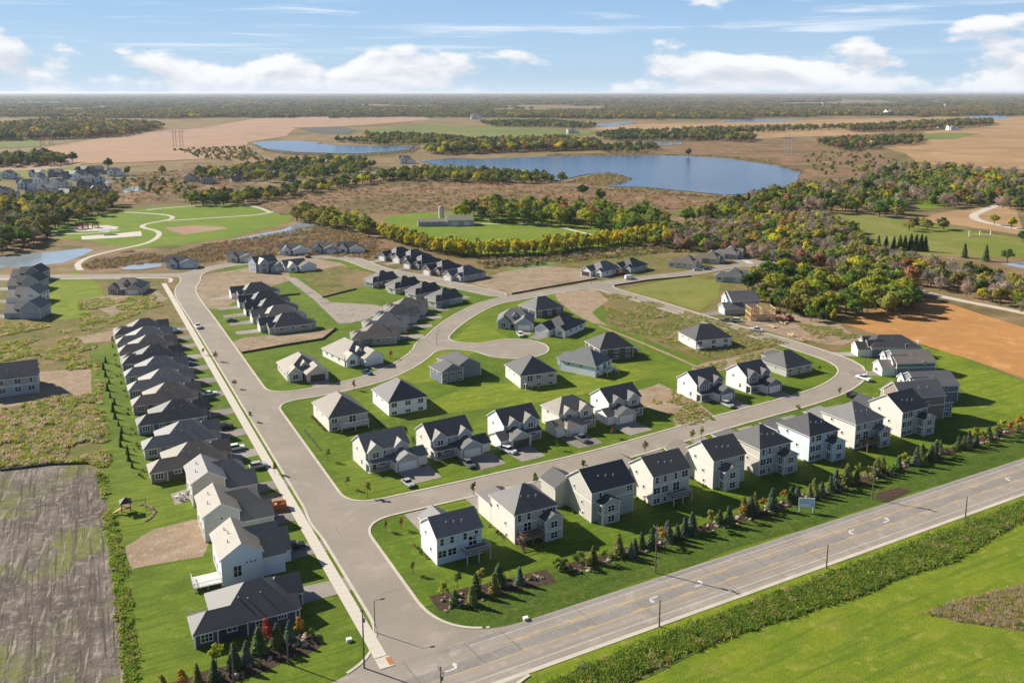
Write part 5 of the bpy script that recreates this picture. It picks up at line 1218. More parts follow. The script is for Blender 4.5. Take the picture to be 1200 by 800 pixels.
# scattered pale roofs in the horizon woods are left to the farms above
# ------------------------------------------------------------------ planting on the berm
row = 'planting on the berm along the county road'
def berm(x, y, what, h, word):
    p = CR(x, y)
    if what == 's': tree('spruce_tree', p, h, 'smallspruce', rnd.choice(('leaf_spruce', 'leaf_bluish', 'leaf_cedar')), 'small spruce '+word, 'tree', row, rnd.uniform(.9, 1.25))
    elif what == 'y': tree('young_tree', p, h, 'young', rnd.choice(('leaf_olive', 'leaf_lime', 'leaf_olive', 'leaf_orange')), 'young leafy tree '+word, 'tree', row, 1.1)
    elif what == 'b': tree('round_shrub', p, h, 'shrub', rnd.choice(('leaf_green', 'leaf_olive', 'leaf_cedar')), 'round shrub '+word, 'shrub', row)
    else: tree('red_tree', p, h, 'young', 'leaf_red', 'young red-leaved tree '+word, 'tree', row)
grp = [('in the mulch bed behind the light blue corner house', [(68,149.8,'y',4.6),(69.5,147.6,'s',3.4),(72.5,146.0,'s',4.2),(74.8,148.8,'s',4.6),(76.8,150.6,'y',5.0),(78.3,147.6,'s',4.4),(80.5,149.6,'s',5.0),(84.6,148.2,'s',3.8),(71,150.4,'b',1.5),(82.5,151.2,'b',1.4),(87.5,148.6,'b',1.4)]),
 ('on the stony berm between corner bed and signboard', []), ('on the stony berm beyond the signboard', []),
 ('in front of the navy villa at the county road', [(14.5,145.6,'y',5.0),(17.8,146.4,'y',4.4),(20.5,147.8,'s',3.6),(23.2,147.3,'s',4.0),(24.2,150.4,'y',5.2),(27.0,149.0,'s',4.8),(29.2,149.4,'s',4.2),(31.8,151.2,'s',5.0),(33.4,151.8,'r',6.0),(35.2,151.4,'s',4.6),(37.6,151.6,'s',4.4),(39.5,152.4,'y',4.2),(41.5,151.2,'b',1.8),(19.0,144.2,'b',1.6),(30.5,146.8,'b',1.6)])]
x = 96.5
while x < 285:
    kind = rnd.choices('sybr', (6, 3, 2, .5 if x > 240 else .15))[0]
    (grp[1] if x < 160 else grp[2])[1].append((x, 147.6+(x-150)*.016+rnd.uniform(-1.0, 1.0), kind, {'s': rnd.uniform(3.4, 5.4), 'y': rnd.uniform(3.8, 5.6), 'b': rnd.uniform(1.4, 2.4), 'r': 4.4}[kind])); x += rnd.uniform(1.5, 2.9)
grp[1][1].append((95.2, 149, 'b', 3.6)); grp[1][1].append((99.5, 149.2, 'b', 2.6))
for word, lst in grp:
    for x, y, k, h in lst: berm(x, y, k, h, word)
# boulders
bo = []
for sd in range(4):
    bm = bmesh.new(); bmesh.ops.create_icosphere(bm, subdivisions=2, radius=1.0)
    for v in bm.verts:
        n = noise.noise(v.co*1.3+Vector((sd*7.3, 0, 0)))*.45+noise.noise(v.co*3.1+Vector((0, sd*3.3, 0)))*.15
        v.co *= 1+n; v.co.z *= .7; v.co.x *= 1.2
    me = D.meshes.new('boulder'); bm.to_mesh(me); bm.free(); me.materials.append(MATS['boulder']); bo.append(me)
def boulder(p, r, word, grp):
    o = obj('boulder', rnd.choice(bo), None, (p[0], p[1], r*.35), rnd.uniform(0, 6.28)); o.scale = (r, r*rnd.uniform(.8,1.2), r*rnd.uniform(.7,1.1)); tag(o, 'tan boulder '+word, 'boulder', grp)
for i in range(26): boulder(CR(rnd.uniform(66, 90), 148.6+rnd.uniform(-2.4, 2.4)), rnd.uniform(.3, .55), 'in the mulch bed behind the light blue corner house', 'boulders of the corner bed')
for i in range(150): x = rnd.uniform(96, 285); boulder(CR(x, 147.4+(x-150)*.016+rnd.uniform(-1.5, 1.9)), rnd.uniform(.25, .6), 'on the spruce berm along the county road', 'boulders of the berm')
for i in range(26): x = rnd.uniform(16, 43); boulder(CR(x, 146+(x-16)*.2+rnd.uniform(-2, 2)), rnd.uniform(.3, .65), 'in the bed in front of the navy villa', 'boulders before the navy villa')
# saplings on lawns
row = 'saplings on the lawns'
for p, h, lf, word in (((322,555),3.5,'leaf_olive','by the main street kerb'),((536,690),4.4,'leaf_green','on the corner lawn of the light blue house'),((484,672),3.4,'leaf_olive','on the side lawn of the light blue house'),((452,622),3.0,'leaf_olive','on the corner lawn of the light blue house'),((470,620),3.2,'leaf_rust','on the corner lawn of the light blue house'),
    ((384,540),4.0,'leaf_olive','on the side lawn of the grey corner house'),((407,572),3.8,'leaf_olive','on the side lawn of the grey corner house'),((431,583),4.6,'leaf_olive','on the front lawn of the grey corner house'),((474,515),4.6,'leaf_green','beside the blue-grey house'),((484,521),3.0,'leaf_green','beside the blue-grey house'),((489,517),2.6,'leaf_dark','beside the blue-grey house'),
    ((415,457),3.8,'leaf_red','on the kerb of the curving street'),((477,398),4.2,'leaf_orange','in front of the curving street villas'),((458,420),3.4,'leaf_red','in front of the curving street villas'),((555,580),4.0,'leaf_dark','on the kerb of the middle street'),((627,570),4.0,'leaf_green','on the kerb of the middle street'),((684,553),4.0,'leaf_dark','on the kerb of the middle street'),((756,531),4.0,'leaf_olive','on the kerb of the middle street'),
    ((811,517),4.0,'leaf_olive','on the kerb of the middle street'),((822,514),4.0,'leaf_olive','on the kerb of the middle street'),((935,486),4.0,'leaf_olive','on the kerb of the middle street'),((984,464),3.5,'leaf_olive','on the inside of the bend'),((718,513),3.4,'leaf_rust','in front of the white-sided house'),((653,527),3.2,'leaf_green','in front of the beige hip-roofed house'),
    ((253,423),4.0,'leaf_rust','on the grass strip by the sidewalk'),((275,455),3.6,'leaf_rust','on the grass strip by the sidewalk'),((294,493),3.6,'leaf_olive','on the grass strip by the sidewalk'),((238,416),3.2,'leaf_olive','on a villa lawn by the sidewalk'),((282,560),3.4,'leaf_olive','on a villa lawn by the sidewalk'),((328,655),3.2,'leaf_olive','in front of the pale blue two-storey house'),((960,436),3.0,'leaf_olive','on the inside of the bend'),((1026,437),2.6,'leaf_dark','on the lawns of the bend houses'),((1040,434),2.4,'leaf_dark','on the lawns of the bend houses'),((1053,440),2.2,'leaf_dark','on the lawns of the bend houses')):
    tree('sapling', G(*p), h, 'young', lf, 'thin sapling '+word, 'tree', row, .9)
for i in range(16): p = G(120+i*2.1+rnd.uniform(-4,4), 425+i*8.2); tree('young_spruce', p, rnd.uniform(1.8, 3.4), 'smallspruce', 'leaf_dark', 'little dark spruce on the lawn behind the villa row', 'tree', 'spruces behind the villa row', .8)
for i in range(36):
    hs = rnd.choice(RX[:9]); 
    tree('garden_shrub', CR(hs+rnd.uniform(-1.2, -.6), 163+rnd.uniform(1, 11)), rnd.uniform(.7, 1.1), 'shrub', rnd.choice(('leaf_green', 'leaf_rust', 'leaf_dark')), 'low shrub against a side wall of the county-road houses', 'shrub', 'foundation shrubs')
for i, (y, _, _) in enumerate(WV):
    for k in range(3): tree('garden_shrub', MS(13.2+rnd.uniform(-1, .6), y+rnd.uniform(1, 12)), rnd.uniform(.7, 1.2), 'shrub', rnd.choice(('leaf_green', 'leaf_dark', 'leaf_olive')), 'low shrub behind the sidewalk villas', 'shrub', 'shrubs behind the villas')
for i in range(12): p = Vector(G(386,506)[:2])+Vector(fr(29, -1.0, 1+i*1.25)[:2]); tree('garden_shrub', p, rnd.uniform(.7,1.1), 'shrub', rnd.choice(('leaf_red', 'leaf_green', 'leaf_rust')), 'low shrub along the side of the balcony house', 'shrub', 'balcony house shrubs')
# ------------------------------------------------------------------ rough growth (nobody could count it)
def tuft(seed, leaf, n, r, h, size):
    rg = np.random.default_rng(seed); c = np.array([[0, 0, h*.3]])
    cen = np.stack([rg.normal(0, r*.5, 6), rg.normal(0, r*.5, 6), rg.uniform(.2, .7, 6)*h], 1)
    v, f = leaves(cen, n, np.full(6, r*.55), size, rg, np.array([0, 0, -.5])); v[:,2] = np.clip(v[:,2], 0, None)
    return D.objects.new('tuft', npmesh('tuft', v, f, [leaf]))
TG = tuft(1, 'leaf_green', 60, .8, .8, .2); TD = tuft(2, 'leaf_dark', 60, .8, .8, .2); TO = tuft(3, 'leaf_olive', 50, .7, .6, .18); TM = tuft(4, 'leaf_mauve', 50, .8, .7, .18); TR = tuft(5, 'leaf_rust', 50, .8, .7, .18); TL = tuft(6, 'leaf_lime', 50, .7, .6, .18)
def grass(seed, leaf, n, r, h):
    rg = np.random.default_rng(seed); p = np.stack([rg.normal(0, r*.5, n), rg.normal(0, r*.5, n), np.zeros(n)], 1)
    a = rg.random(n)*6.28; d = np.stack([np.cos(a), np.sin(a), np.zeros(n)], 1); hh = h*(.5+.7*rg.random((n,1)))
    lean = np.stack([rg.normal(0, .35, n), rg.normal(0, .35, n), np.ones(n)], 1)*hh; w_ = .09
    v = np.stack([p-d*w_, p+d*w_, p+lean+d*w_*.5, p+lean-d*w_*.5], 1).reshape(-1, 3)
    return D.objects.new('tuft', npmesh('tuft', v, np.arange(n*4).reshape(-1, 4), [leaf]))
GG = grass(11, 'grass_green', 46, .7, .55); GO = grass(12, 'grass_olive', 46, .7, .55); GD = grass(13, 'leaf_green', 46, .7, .6); GM = grass(14, 'grass_tan', 46, .7, .6); GC = grass(15, 'grass_green', 46, .7, .55)
def growth(name, polys, sp, obs, wts, label, sc=(.7, 1.3), lo=None, wd=(1.0, 1.0), hs=1.0):
    pts = []
    for k, P in enumerate(polys):
        for q in scatter(P, sp, 900+k):
            if lo is None or noise.noise(Vector((q[0]*.09, q[1]*.09, 3.3))) > lo: pts.append((q[0], q[1], rnd.uniform(*sc)*hs, rnd.choices(range(len(obs)), wts)[0], rnd.uniform(*wd)/hs))
    wood(name, pts, obs, label)['category'] = 'plants'
def inv(x, y):
    q = CR(x, y); z = -CAMH; zc = q.y*math.cos(TH)-z*math.sin(TH); up = q.y*math.sin(TH)+z*math.cos(TH)
    return (CX+F*q.x/zc, CY-F*up/zc)
weed = [inv(*p) for p in ((66,117.5),(90,119.2),(130,119.5),(170,119.5),(215,119.8),(300,120),(300,116),(220,116.4),(190,113),(172,110.2),(155,111.5),(140,111),(120,112.8),(100,113.3),(80,111.5),(66,112))]
growth('roadside_weeds', [weed], .62, [GG, GC, GD, GO, TG, GM], (6, 5, 2, 3, 1.2, .5), 'rough green weeds in the ditch beside the county road', (.6, 1.2), wd=(1.0, 1.4))
sheet('ditch', [CR(66,117.5),CR(90,119.2),CR(130,119.5),CR(215,119.8),CR(300,120),CR(300,116),CR(220,116.4),CR(190,113),CR(172,110.2),CR(155,111.5),CR(140,111),CR(120,112.8),CR(80,111.5),CR(66,112)], 'weeds_ground', Z3, .8, 3)
growth('hedgerow_weeds', [[(112,549),(122,560),(132,600),(141,640),(150,690),(156,740),(163,850),(148,850),(142,740),(134,690),(126,620),(118,566)]], .75, [GG, GC, GO, TG, TL, TO], (4, 4, 3, 1.2, .8, 1), 'leafy weeds between the ploughed land and the lawn', (.6, 1.3), -.5)
growth('dead_weeds', [[(1082,718),(1130,701),(1200,686),(1290,686),(1290,756),(1200,738),(1120,727)]], .5, [GM, GO, GC], (5, 4, 1), 'brown dead weeds in the lower green field', (.4, .8), -.45)
growth('field_weeds', [[(0,480),(60,466),(108,462),(126,550),(104,542),(60,543),(0,548),(-60,552),(-60,485)]], 1.0, [GO, GM, GC, TO, TM], (6, 5, 4, .6, .5), 'brown and olive weeds beside the ploughed land', (.8, 1.6), -.35)
growth('field_weeds', [[(0,378),(60,380),(104,404),(106,432),(45,436),(0,430),(-60,430),(-60,380)],[(92,352),(180,345),(190,358),(128,380),(96,396)],[(108,404),(112,402),(132,560),(126,560)]], 1.2, [GO, GM, GC, TO, TL], (5, 4, 4, .5, .4), 'weeds on the unbuilt western lots', (.6, 1.4), -.15)
growth('marsh_reeds', [[(182,304),(240,287),(330,273),(372,264),(440,280),(468,295),(440,303),(330,298),(265,305),(205,311)],[(96,312),(112,305),(150,294),(198,301),(190,307),(145,312),(110,317)]], 2.6, [TM, TR, TO], (4, 3, 3), 'brown reeds around the creek and small pond', (1.0, 2.0), -.25)
growth('lot_weeds', [[(747,457),(775,450),(812,470),(838,492),(800,500),(786,486)],[(812,432),(880,415),(905,410),(920,416),(840,434)],[(700,340),(760,352),(850,378),(925,402),(840,420),(770,400),(714,380)],[(930,378),(985,382),(1008,396),(960,398)]], 1.2, [GO, GC, GM, TO], (5, 3, 4, .4), 'dry weeds on the unbuilt inner lots', (.5, 1.1), -.1)
growth('pasture_fringe', [[(560,306),(700,294),(790,282),(850,288),(860,296),(780,296),(700,304),(620,312),(570,316)]], 2.4, [TO, TD, TM, TR], (4, 2, 3, 2), 'olive scrub below the yellow tree row', (1.0, 2.4), -.2)

growth('marsh_shrubs', [[(300,240),(400,222),(460,209),(560,214),(660,219),(760,225),(845,231),(830,243),(760,246),(690,246),(600,234),(540,246),(470,250),(400,250),(330,252)],[(140,206),(290,192),(300,214),(235,234),(150,239),(120,228)]], 7.5, [TM, TR, TO], (3, 3, 4), 'low brown and olive bushes of the marsh', (1.2, 3.0), -.15)
growth('shore_reeds', [[(700,205),(716,203),(742,210),(722,218),(690,219),(668,212)],[(715,220),(760,222),(812,227.5),(850,230.5),(890,228.5),(924,219),(943,210),(950,212),(925,224),(890,232),(850,234),(760,227),(715,224)],[(640,183.5),(700,182.4),(760,182),(800,182.6),(850,185),(905,193),(940,203),(944,202),(905,190),(850,183),(760,180),(640,181)],[(292,168),(318,177),(345,180),(420,182),(482,177),(490,172),(492,174),(485,179),(420,184),(345,182),(312,178)]], 6, [TM, TR, TO], (3, 2, 5), 'brown reeds along the lake shores', (1.6, 3.4))
# ------------------------------------------------------------------ vehicles
CARME = {}
def car_meshes(kind):
    if kind in CARME: return CARME[kind]
    L, Wd = {'suv': (4.7, 1.9), 'sedan': (4.7, 1.85), 'pickup': (5.8, 2.0), 'van': (5.6, 2.05)}[kind]
    prof = {'suv': [(-.5,.35),(-.5,.95),(-.47,1.05),(.2,1.08),(.48,.98),(.5,.7),(.49,.35)], 'sedan': [(-.5,.35),(-.5,.85),(-.3,.95),(.2,.95),(.48,.82),(.5,.6),(.49,.35)],
            'pickup': [(-.5,.45),(-.5,1.1),(.2,1.12),(.47,1.05),(.5,.8),(.49,.45)], 'van': [(-.5,.4),(-.5,1.15),(.3,1.15),(.47,1.05),(.5,.75),(.49,.4)]}[kind]
    cab = {'suv': [(-.48,1.0),(-.44,1.68),(-.38,1.74),(.02,1.74),(.08,1.7),(.22,1.04)], 'sedan': [(-.36,.92),(-.22,1.38),(-.15,1.43),(.04,1.43),(.22,.92)],
           'pickup': [(-.12,1.08),(-.08,1.78),(-.04,1.82),(.1,1.82),(.26,1.08)], 'van': [(-.49,1.1),(-.48,2.1),(-.44,2.2),(.1,2.2),(.18,2.1),(.33,1.12)]}[kind]
    def extr(P, hw, taper):
        b = MB(); n = len(P); zm = min(p[1] for p in P); zM = max(p[1] for p in P)
        vs = []
        for sgn in (-1, 1):
            for x, z in P:
                t = (z-zm)/(zM-zm+1e-6); vs.append((x*L, sgn*hw*(1-taper*t), z))
        b.add(vs, [tuple(range(n))[::-1][::-1], tuple(range(2*n-1, n-1, -1))]+[(i+n, (i+1) % n+n, (i+1) % n, i) for i in range(n)])
        return b
    body = extr(prof, Wd/2, .06); cabin = extr(cab, Wd/2*.94, .16)
    if kind == 'pickup': body.box(-.49*L, -.14*L, -.8, .8, 1.13, 1.14, 0)
    roofp = MB(); zt = max(p[1] for p in cab); xs_ = [p[0]*L for p in cab if p[1] > zt-.06]
    roofp.box(min(xs_)-.05, max(xs_)+.08, -Wd/2*.8, Wd/2*.8, zt-.02, zt+.03)
    wh = MB(); wh.tube([(0,-.11,0,.34),(0,.11,0,.34)], 12)
    rim = MB(); rim.tube([(0,-.12,0,.2),(0,.12,0,.2)], 8)
    lamp = MB(); lamp.box(-.03,.03,-.2,.2,-.08,.08)
    CARME[kind] = (body, cabin, roofp, wh.mesh('wheel', ['tyre']), rim.mesh('rim', ['metal_grey']), lamp.mesh('headlight', ['sign_white']), L, Wd); return CARME[kind]
def car(kind, paint, pos, ang, label):
    body, cabin, roofp, wh, rim, lamp, L, Wd = car_meshes(kind)
    e = empty({'suv': 'parked_car', 'sedan': 'parked_car', 'pickup': 'pickup_truck', 'van': 'delivery_van'}[kind], (pos[0], pos[1], .1), R(ang), label, {'pickup': 'truck', 'van': 'van'}.get(kind, 'car'))
    pm = 'paint_%s_car' % paint
    o = body.build('body', pm, e); cabin.build('window_band', 'car_glass' if kind != 'van' else pm, e); roofp.build('roof_panel', pm, e)
    for x in (-.31*L, .31*L):
        for y in (-Wd/2+.1, Wd/2-.1): q = obj('wheel', wh, e, (x, y, .34)); obj('rim', rim, q)
    for y in (-.65, .65): obj('headlight', lamp, o, (.495*L, y, .78))
for kind, paint, p, a, lab in (
    ('suv', 'white', (596,530), -40, 'white SUV on the drive of the dark-garage house'), ('pickup', 'grey', (681,516), -58, 'grey pickup on the drive of the beige hip-roofed house'),
    ('suv', 'white', (277,527), 27, 'white SUV on a drive of the third sidewalk villa'), ('suv', 'black', (264,502), 27, 'black car on the drive next to the white SUV'),
    ('sedan', 'blue', (223,428), 27, 'dark blue car by the sidewalk villas'), ('pickup', 'white', (232,384), 117, 'white pickup parked on main street'), ('van', 'white', (203,389), 27, 'white van with load beside the sidewalk'),
    ('pickup', 'white', (1012,445), 118, 'white truck parked on the outside of the bend'), ('suv', 'black', (1000,465), 30, 'black SUV parked on the bend'), ('sedan', 'black', (1040,460), 8, 'black car on the drive beside the bend'), ('sedan', 'grey', (1047,457), 8, 'grey car next to the black car on the bend drive'),
    ('van', 'white', (738,327), 20, 'white van outside the unfinished white house'), ('sedan', 'silver', (817,317), 15, 'silver car parked on the lane'), ('sedan', 'grey', (828,316), 15, 'grey car parked behind the silver one on the lane'),
    ('sedan', 'silver', (478,568), -58, 'silver car on the drive of the grey corner house'), ('suv', 'grey', (549,546), -58, 'grey SUV on the drive of the blue-grey house'), ('suv', 'silver', (303,548), 27, 'silver SUV on a drive by the sidewalk'), ('sedan', 'white', (246,463), 27, 'white saloon car on a sidewalk villa drive'),
    ('suv', 'silver', (852,476), -58, 'silver SUV on the drive of the white-sided house'), ('sedan', 'blue', (430,438), -40, 'blue car outside the white garages on the curving street'), ('suv', 'black', (345,643), 27, 'black SUV on the drive of the pale blue two-storey house'), ('suv', 'white', (610,394), -80, 'white SUV on the turning circle drive'),
    ('pickup', 'grey', (851,377), -28, 'grey pickup outside the timber frame'), ('suv', 'white', (864,377), -20, 'white car nosed in beside the timber frame'), ('pickup', 'white', (886,388), -28, 'white pickup on the street by the dirt lot'), ('sedan', 'black', (272,377), 27, 'black car on the drive of a charcoal villa')):
    car(kind, paint, G(*p), a, lab)
# ------------------------------------------------------------------ poles, lamps, signs
def power_pole(p, h, label, arms=True):
    e = empty('utility_pole', (p[0], p[1], 0), R(AC), label, 'pole', 'utility poles of the county road')
    b = MB(); b.tube([(0,0,-.5,.17),(0,0,h,.11)], 8); b.build('shaft', 'pole_wood', e)
    if arms:
        b = MB(); b.box(-.08,.08,-1.1,1.1,h-.9,h-.72); c = b.build('crossarm', 'pole_wood', e)
        for y in (-1, 0, 1): q = MB(); q.tube([(0,y,h-.72,.07),(0,y,h-.45,.05)], 6); q.build('insulator', 'metal_grey', c)
        b = MB(); b.tube([(.28,0,h-2.6,.2),(.28,0,h-1.8,.2)], 8); b.build('transformer', 'metal_grey', e)
for x, y, h, lab, ar in ((111.8,137.8,11,'tall utility pole with transformer on the berm near the deck house',True), (180.8,139.1,9,'utility pole with crossarm on the berm by the dead shrub bed',True), (46.9,137.4,11.5,'utility pole with crossarm on the lawn corner by the kerb ramp',True),
    (35.5,145.1,6.5,'grey pole among the spruces of the navy villa',False), (25.9,144.5,6.5,'grey pole among young trees at the county road',False), (100.3,122.0,5.5,'slim pole on the ditch side opposite the turn arrows',False), (144.9,121.5,5.5,'slim pole on the ditch verge, middle of the straight',False), (192.1,121.6,5.5,'slim pole on the ditch verge near the dead weeds',False), (54.5,121.5,7.5,'pole on the verge opposite the junction',True)):
    power_pole(CR(x, y), h, lab, ar)
def lamp(p, ang, label, h=6.5):
    e = empty('street_lamp', (p[0], p[1], 0), R(ang), label, 'lamp', 'street lamps')
    b = MB(); b.tube([(0,0,0,.1),(0,0,h,.06)], 8); b.build('post', 'metal_dark', e)
    b = MB(); b.bar((0,0,h),(1.4,0,h+.15),.07); a = b.build('arm', 'metal_dark', e)
    b = MB(); b.box(1.2,2.0,-.16,.16,h+.05,h+.2); b.build('lamp_head', 'metal_dark', a)
lamp(G(439.5,741), 20, 'dark street lamp on the grass strip by the junction')
lamp(G(512,404), 60, 'dark street lamp at the mouth of the turning circle', 5.5); lamp(G(1014,436), 190, 'dark street lamp by the truck on the bend', 6); lamp(G(693,333), -60, 'dark street lamp at the upper junction', 6)
s = empty('signboard', CR(161.1, 142.2), R(AC-35), 'white-blue signboard on two posts on the berm', 'sign')
b = MB(); b.box(-1.9,1.9,-.05,.05,1.3,3.7); pn = b.build('panel', 'sign_white', s)
b = MB(); b.box(-1.75,.6,-.062,-.052,2.2,3.5); b.box(.75,1.75,-.062,-.052,1.5,3.5); b.build('print', 'sign_blue', pn)
for x in (-1.6, 1.6): b = MB(); b.box(x-.09,x+.09,.05,.2,0,3.7); b.build('post', 'trim', s)
# power line towers far off
for p, lab in (((205,172), 'far steel pylon pair in the pink field'), ((213,172), 'far steel pylon pair in the pink field'), ((50,170), 'far pylon left of the pink field'), ((60,170), 'far pylon left of the pink field'), ((921,182), 'far pylon on the marsh beyond the lake'), ((926,182), 'far pylon on the marsh beyond the lake')):
    q = G(*p); e = empty('pylon', q, 0, lab, 'pylon', 'pylons'); b = MB()
    for x in (-2.5, 2.5): b.tube([(x,0,0,.55),(x,0,32,.35)], 5)
    b.box(-7,7,-.3,.3,27,27.7); b.bar((-2.5,0,18),(2.5,0,27),.35); b.build('mast', 'metal_grey', e)
for p, h, lab in (((1107,113), 30, 'white water tower on the horizon'), ((964,119), 38, 'pale water tower in the distant woods')):
    q = G(p[0], 128); e = empty('water_tower', q, 0, lab, 'tower'); b = MB(); b.tube([(0,0,0,2.2),(0,0,h-10,2.0)], 8); b.build('stem', 'trim', e); b = MB(); b.tube([(0,0,h-10,2),(0,0,h-6,7),(0,0,h-2,7),(0,0,h,2)], 10); b.build('tank', 'trim', e)
# ------------------------------------------------------------------ yard things
def fence(pts, label, h=.75, grp='black silt fences'):
    e = empty('silt_fence', (0,0,0), 0, label, 'fence', grp); P = [G(*p) for p in pts]
    b = MB(); 
    for a, c in zip(P[:-1], P[1:]): b.bar(a+Vector((0,0,h/2)), c+Vector((0,0,h/2)), .07, t2=h)
    b.build('cloth', 'silt', e)
    for a, c in zip(P[:-1], P[1:]):
        n = max(1, int((c-a).length/6))
        for i in range(n+1): q = a+(c-a)*(i/n); s = MB(); s.box(q.x-.05, q.x+.05, q.y-.05, q.y+.05, 0, h+.2); s.build('stake', 'lumber', e)
fence(((284,414),(335,405),(378,398),(394,385)), 'black silt fence along the dirt strip east of main street')
fence(((310,349),(352,345)), 'short black silt fence behind the white unfinished villa')
fence(((378,349),(418,339)), 'black silt fence at the edge of the gravel bed')
fence(((600,345),(640,337.5),(700,327)), 'black silt fence along the sandy lot on the upper street')
fence(((720,335),(760,329),(810,324)), 'black silt fence along the lane lot')
fence(((818,453),(850,475)), 'dark silt fence between weedy lot and white-sided house')
fence(((356,504),(375,528)), 'dark garden fence behind the corner lawn house', .5)
fence(((434,486),(456,506)), 'dark garden fence beside the white hip-roofed house', .5)
fence(((0,552),(60,545),(104,543.5)), 'dark silt fence at the top of the ploughed land', .6)
# dumpster and machines
e = empty('dumpster', G(321,597), R(AM-8), 'rusty orange dumpster full of waste beside the sidewalk', 'dumpster')
b = MB(); b.box(-3,3,-1.15,1.15,.15,.25); b.box(-3,3,-1.15,-1.05,.25,1.7); b.box(-3,3,1.05,1.15,.25,1.7); b.box(-3,-2.9,-1.05,1.05,.25,1.7); b.box(2.9,3,-1.05,1.05,.25,1.7); sh = b.build('shell', 'orange_steel', e)
b = MB()
for i in range(7): b.box(-2.9+i*.95,-2.8+i*.95,-1.22,-1.15,.2,1.7); b.box(-2.9+i*.95,-2.8+i*.95,1.15,1.22,.2,1.7)
b.build('ribs', 'orange_steel', sh)
b = MB()
for i in range(14): a = rnd.uniform(-2.4, 2.4); b.bar((a, rnd.uniform(-.8,.8), 1.3), (a+rnd.uniform(-.9,.9), rnd.uniform(-.8,.8), 1.9), .25, t2=.12)
b.build('waste', 'lumber', e)
def excavator(p, ang, mat, label):
    e = empty('excavator', p, R(ang), label, 'excavator')
    for y in (-1, 1): b = MB(); b.tube([(-1.7,y,.4,.4),(1.7,y,.4,.4)], 8); b.box(-1.7,1.7,y-.25,y+.25,.05,.8); b.build('track', 'metal_dark', e)
    b = MB(); b.box(-1.7,1.2,-1.1,1.1,.9,1.9); h = b.build('house', mat, e)
    b = MB(); b.box(-.2,1.1,.1,1.05,1.9,2.9); b.build('cab', 'car_glass', h)
    b = MB(); b.bar((.8,-.3,1.6),(3.6,-.3,4.2),.35); b.bar((3.6,-.3,4.2),(5.4,-.3,2.2),.28); b.box(5.0,5.8,-.7,.2,1.4,2.2); b.build('boom', mat, e)
excavator(G(725,322), 160, 'orange_steel', 'orange lift outside the unfinished white house')
excavator(G(925,376), 200, 'red_steel', 'red boom lift beside the timber frame')
excavator(G(361,302), 20, 'orange_steel', 'orange digger on the sandy lot')
for k, (p, lab) in enumerate((((928,393), 'pile of sawn boards by the dirt lot kerb'), ((945,399), 'second pile of boards next to the sawn boards'), ((905,383), 'stack of lumber on the dirt in front of the timber frame'), ((918,379), 'low stack of lumber right of the timber frame'))):
    e = empty('lumber_pile', G(*p), rnd.uniform(0, 3), lab, 'lumber')
    for i in range(14):
        b = MB(); a = rnd.uniform(-.5,.5); y = rnd.uniform(-1.4,1.4); b.bar((-2.2*math.cos(a), y-2.2*math.sin(a), .15+.1*(i//3)), (2.2*math.cos(a), y+2.2*math.sin(a), .2+.1*(i//3)), .34, t2=.1); b.build('board', 'lumber', e)
# play set, patio, playground, dish
e = empty('play_set', G(148,600), R(AM), 'wooden play tower with dark canopy on the lawn behind the beige houses', 'play set')
for x in (-1,1):
    for y in (-1,1): b = MB(); b.box(x-.09,x+.09,y-.09,y+.09,0,3.0); b.build('post', 'deck_brown', e)
b = MB(); b.box(-1.1,1.1,-1.1,1.1,1.3,1.45); b.build('platform', 'deck_brown', e)
b = MB(); b.add([(-1.4,-1.4,2.8),(1.4,-1.4,2.8),(1.4,1.4,2.8),(-1.4,1.4,2.8),(0,0,3.9)], [(0,1,4),(1,2,4),(2,3,4),(3,0,4),(3,2,1,0)]); b.build('canopy', 'metal_dark', e)
b = MB(); b.bar((1.1,0,2.6),(4.4,0,2.6),.14); b.bar((4.4,0,2.6),(4.4,-1,0),.12); b.bar((4.4,0,2.6),(4.4,1,0),.12); b.build('swing_beam', 'deck_brown', e)
b = MB(); b.add([(-1.1,-.35,1.4),(-1.1,.35,1.4),(-3.6,.35,.15),(-3.6,-.35,.15)], [(0,1,2,3)]); b.build('slide', 'orange_steel', e)
for i in range(16): a = -1.2+i*.17; boulder(G(163,602)+fr(AM, 3.4*math.cos(a), 5.0*math.sin(a)), .34, 'in the curved stone edging around the play tower', 'edging stones')
px('patio', [(200,579),(222,572),(227,585),(205,592)], 'gravel', Z3+.02)
for i, p in enumerate(((207,583),(213,580),(219,579),(211,586),(217,585))):
    e = empty('garden_chair', G(*p), rnd.uniform(0,6), 'white garden chair on the patio behind the beige house', 'chair', 'patio chairs')
    b = MB(); b.box(-.4,.4,-.4,.4,.35,.5); b.build('seat', 'deck_white', e); b = MB(); b.box(-.4,.4,.35,.45,.5,1.1); b.build('backrest', 'deck_white', e)
    for x in (-.33,.33):
        for y in (-.33,.33): b = MB(); b.box(x-.05,x+.05,y-.05,y+.05,0,.35); b.build('leg', 'deck_white', e)
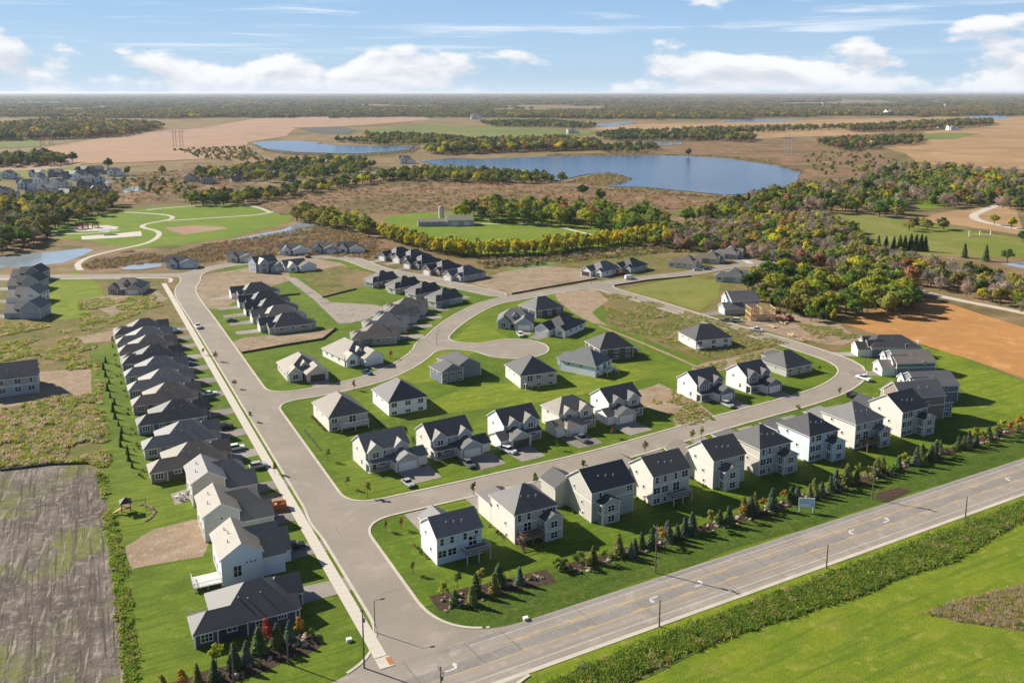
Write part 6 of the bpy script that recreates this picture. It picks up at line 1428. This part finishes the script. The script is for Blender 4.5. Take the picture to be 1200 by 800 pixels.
for p, h in (((100,268),2.8),((112,267),2.5),((94,269),2.2)):
    e = empty('playground_tower', G(*p), .3, 'red playground climbing tower on the park sand', 'playground', 'playground towers')
    for x in (-2,2):
        for y in (-1.5,1.5): b = MB(); b.box(x-.15,x+.15,y-.15,y+.15,0,h); b.build('post', 'red_steel', e)
    b = MB(); b.box(-2.2,2.2,-1.7,1.7,h*.45,h*.5); b.build('platform', 'red_steel', e)
    b = MB(); b.add([(-2.4,-2,h),(2.4,-2,h),(2.4,2,h),(-2.4,2,h),(-1,0,h+1.3),(1,0,h+1.3)], [(0,1,5,4),(1,2,5),(2,3,4,5),(3,0,4)]); b.build('roof', 'red_steel', e)
e = empty('park_shelter', G(124,275), .2, 'small white picnic shelter on the sports court', 'shelter')
for x in (-3,3):
    for y in (-2,2): b = MB(); b.box(x-.12,x+.12,y-.12,y+.12,0,2.8); b.build('post', 'trim', e)
b = MB(); b.add([(-4,-3,2.7),(4,-3,2.7),(4,3,2.7),(-4,3,2.7),(-4,0,4.2),(4,0,4.2)], [(0,1,5,4),(2,3,4,5),(1,2,5),(3,0,4),(3,2,1,0)]); b.build('roof', 'trim', e)
e = empty('goal_posts', G(1148,277), .1, 'white goal frame on the green field', 'goal')
b = MB()
for x in (-8,0,8): b.bar((x,0,0),(x,0,4),.4)
b.build('upright', 'trim', e); b = MB(); b.bar((-8,0,.6),(8,0,.6),.4); b.build('crossbar', 'trim', e)
for p in ((436,712),(551,604),):
    e = empty('utility_box', G(409,751) if p[0] < 500 else G(p[0]+65, 726), .4, 'small pale utility box on the corner lawn' if p[0] < 500 else 'white utility lid on the verge below the corner bed', 'box')
    b = MB(); b.box(-.45,.45,-.35,.35,0,.55); b.build('cabinet', 'deck_white', e); b = MB(); b.box(-.5,.5,-.4,.4,.55,.62); b.build('lid', 'trim', e)
# ------------------------------------------------------------------ air
hz = MB(); hz.box(-32000, 32000, -60, 42000, -2, 108)
ho = hz.build('haze', 'trim'); ho.data.materials.clear(); tag(ho, 'thin blue air over the whole landscape', 'haze', None, 'stuff')
hm = D.materials.new('haze'); hm.use_nodes = True; hm.node_tree.nodes.clear()
t = NT(hm.node_tree); pv = t.n('ShaderNodeVolumePrincipled', i={'Color': (.80, .88, 1.0, 1), 'Density': HAZE, 'Anisotropy': .2})
mo = t.n('ShaderNodeOutputMaterial'); t.link(pv.outputs[0], mo.inputs['Volume']); ho.data.materials.append(hm)
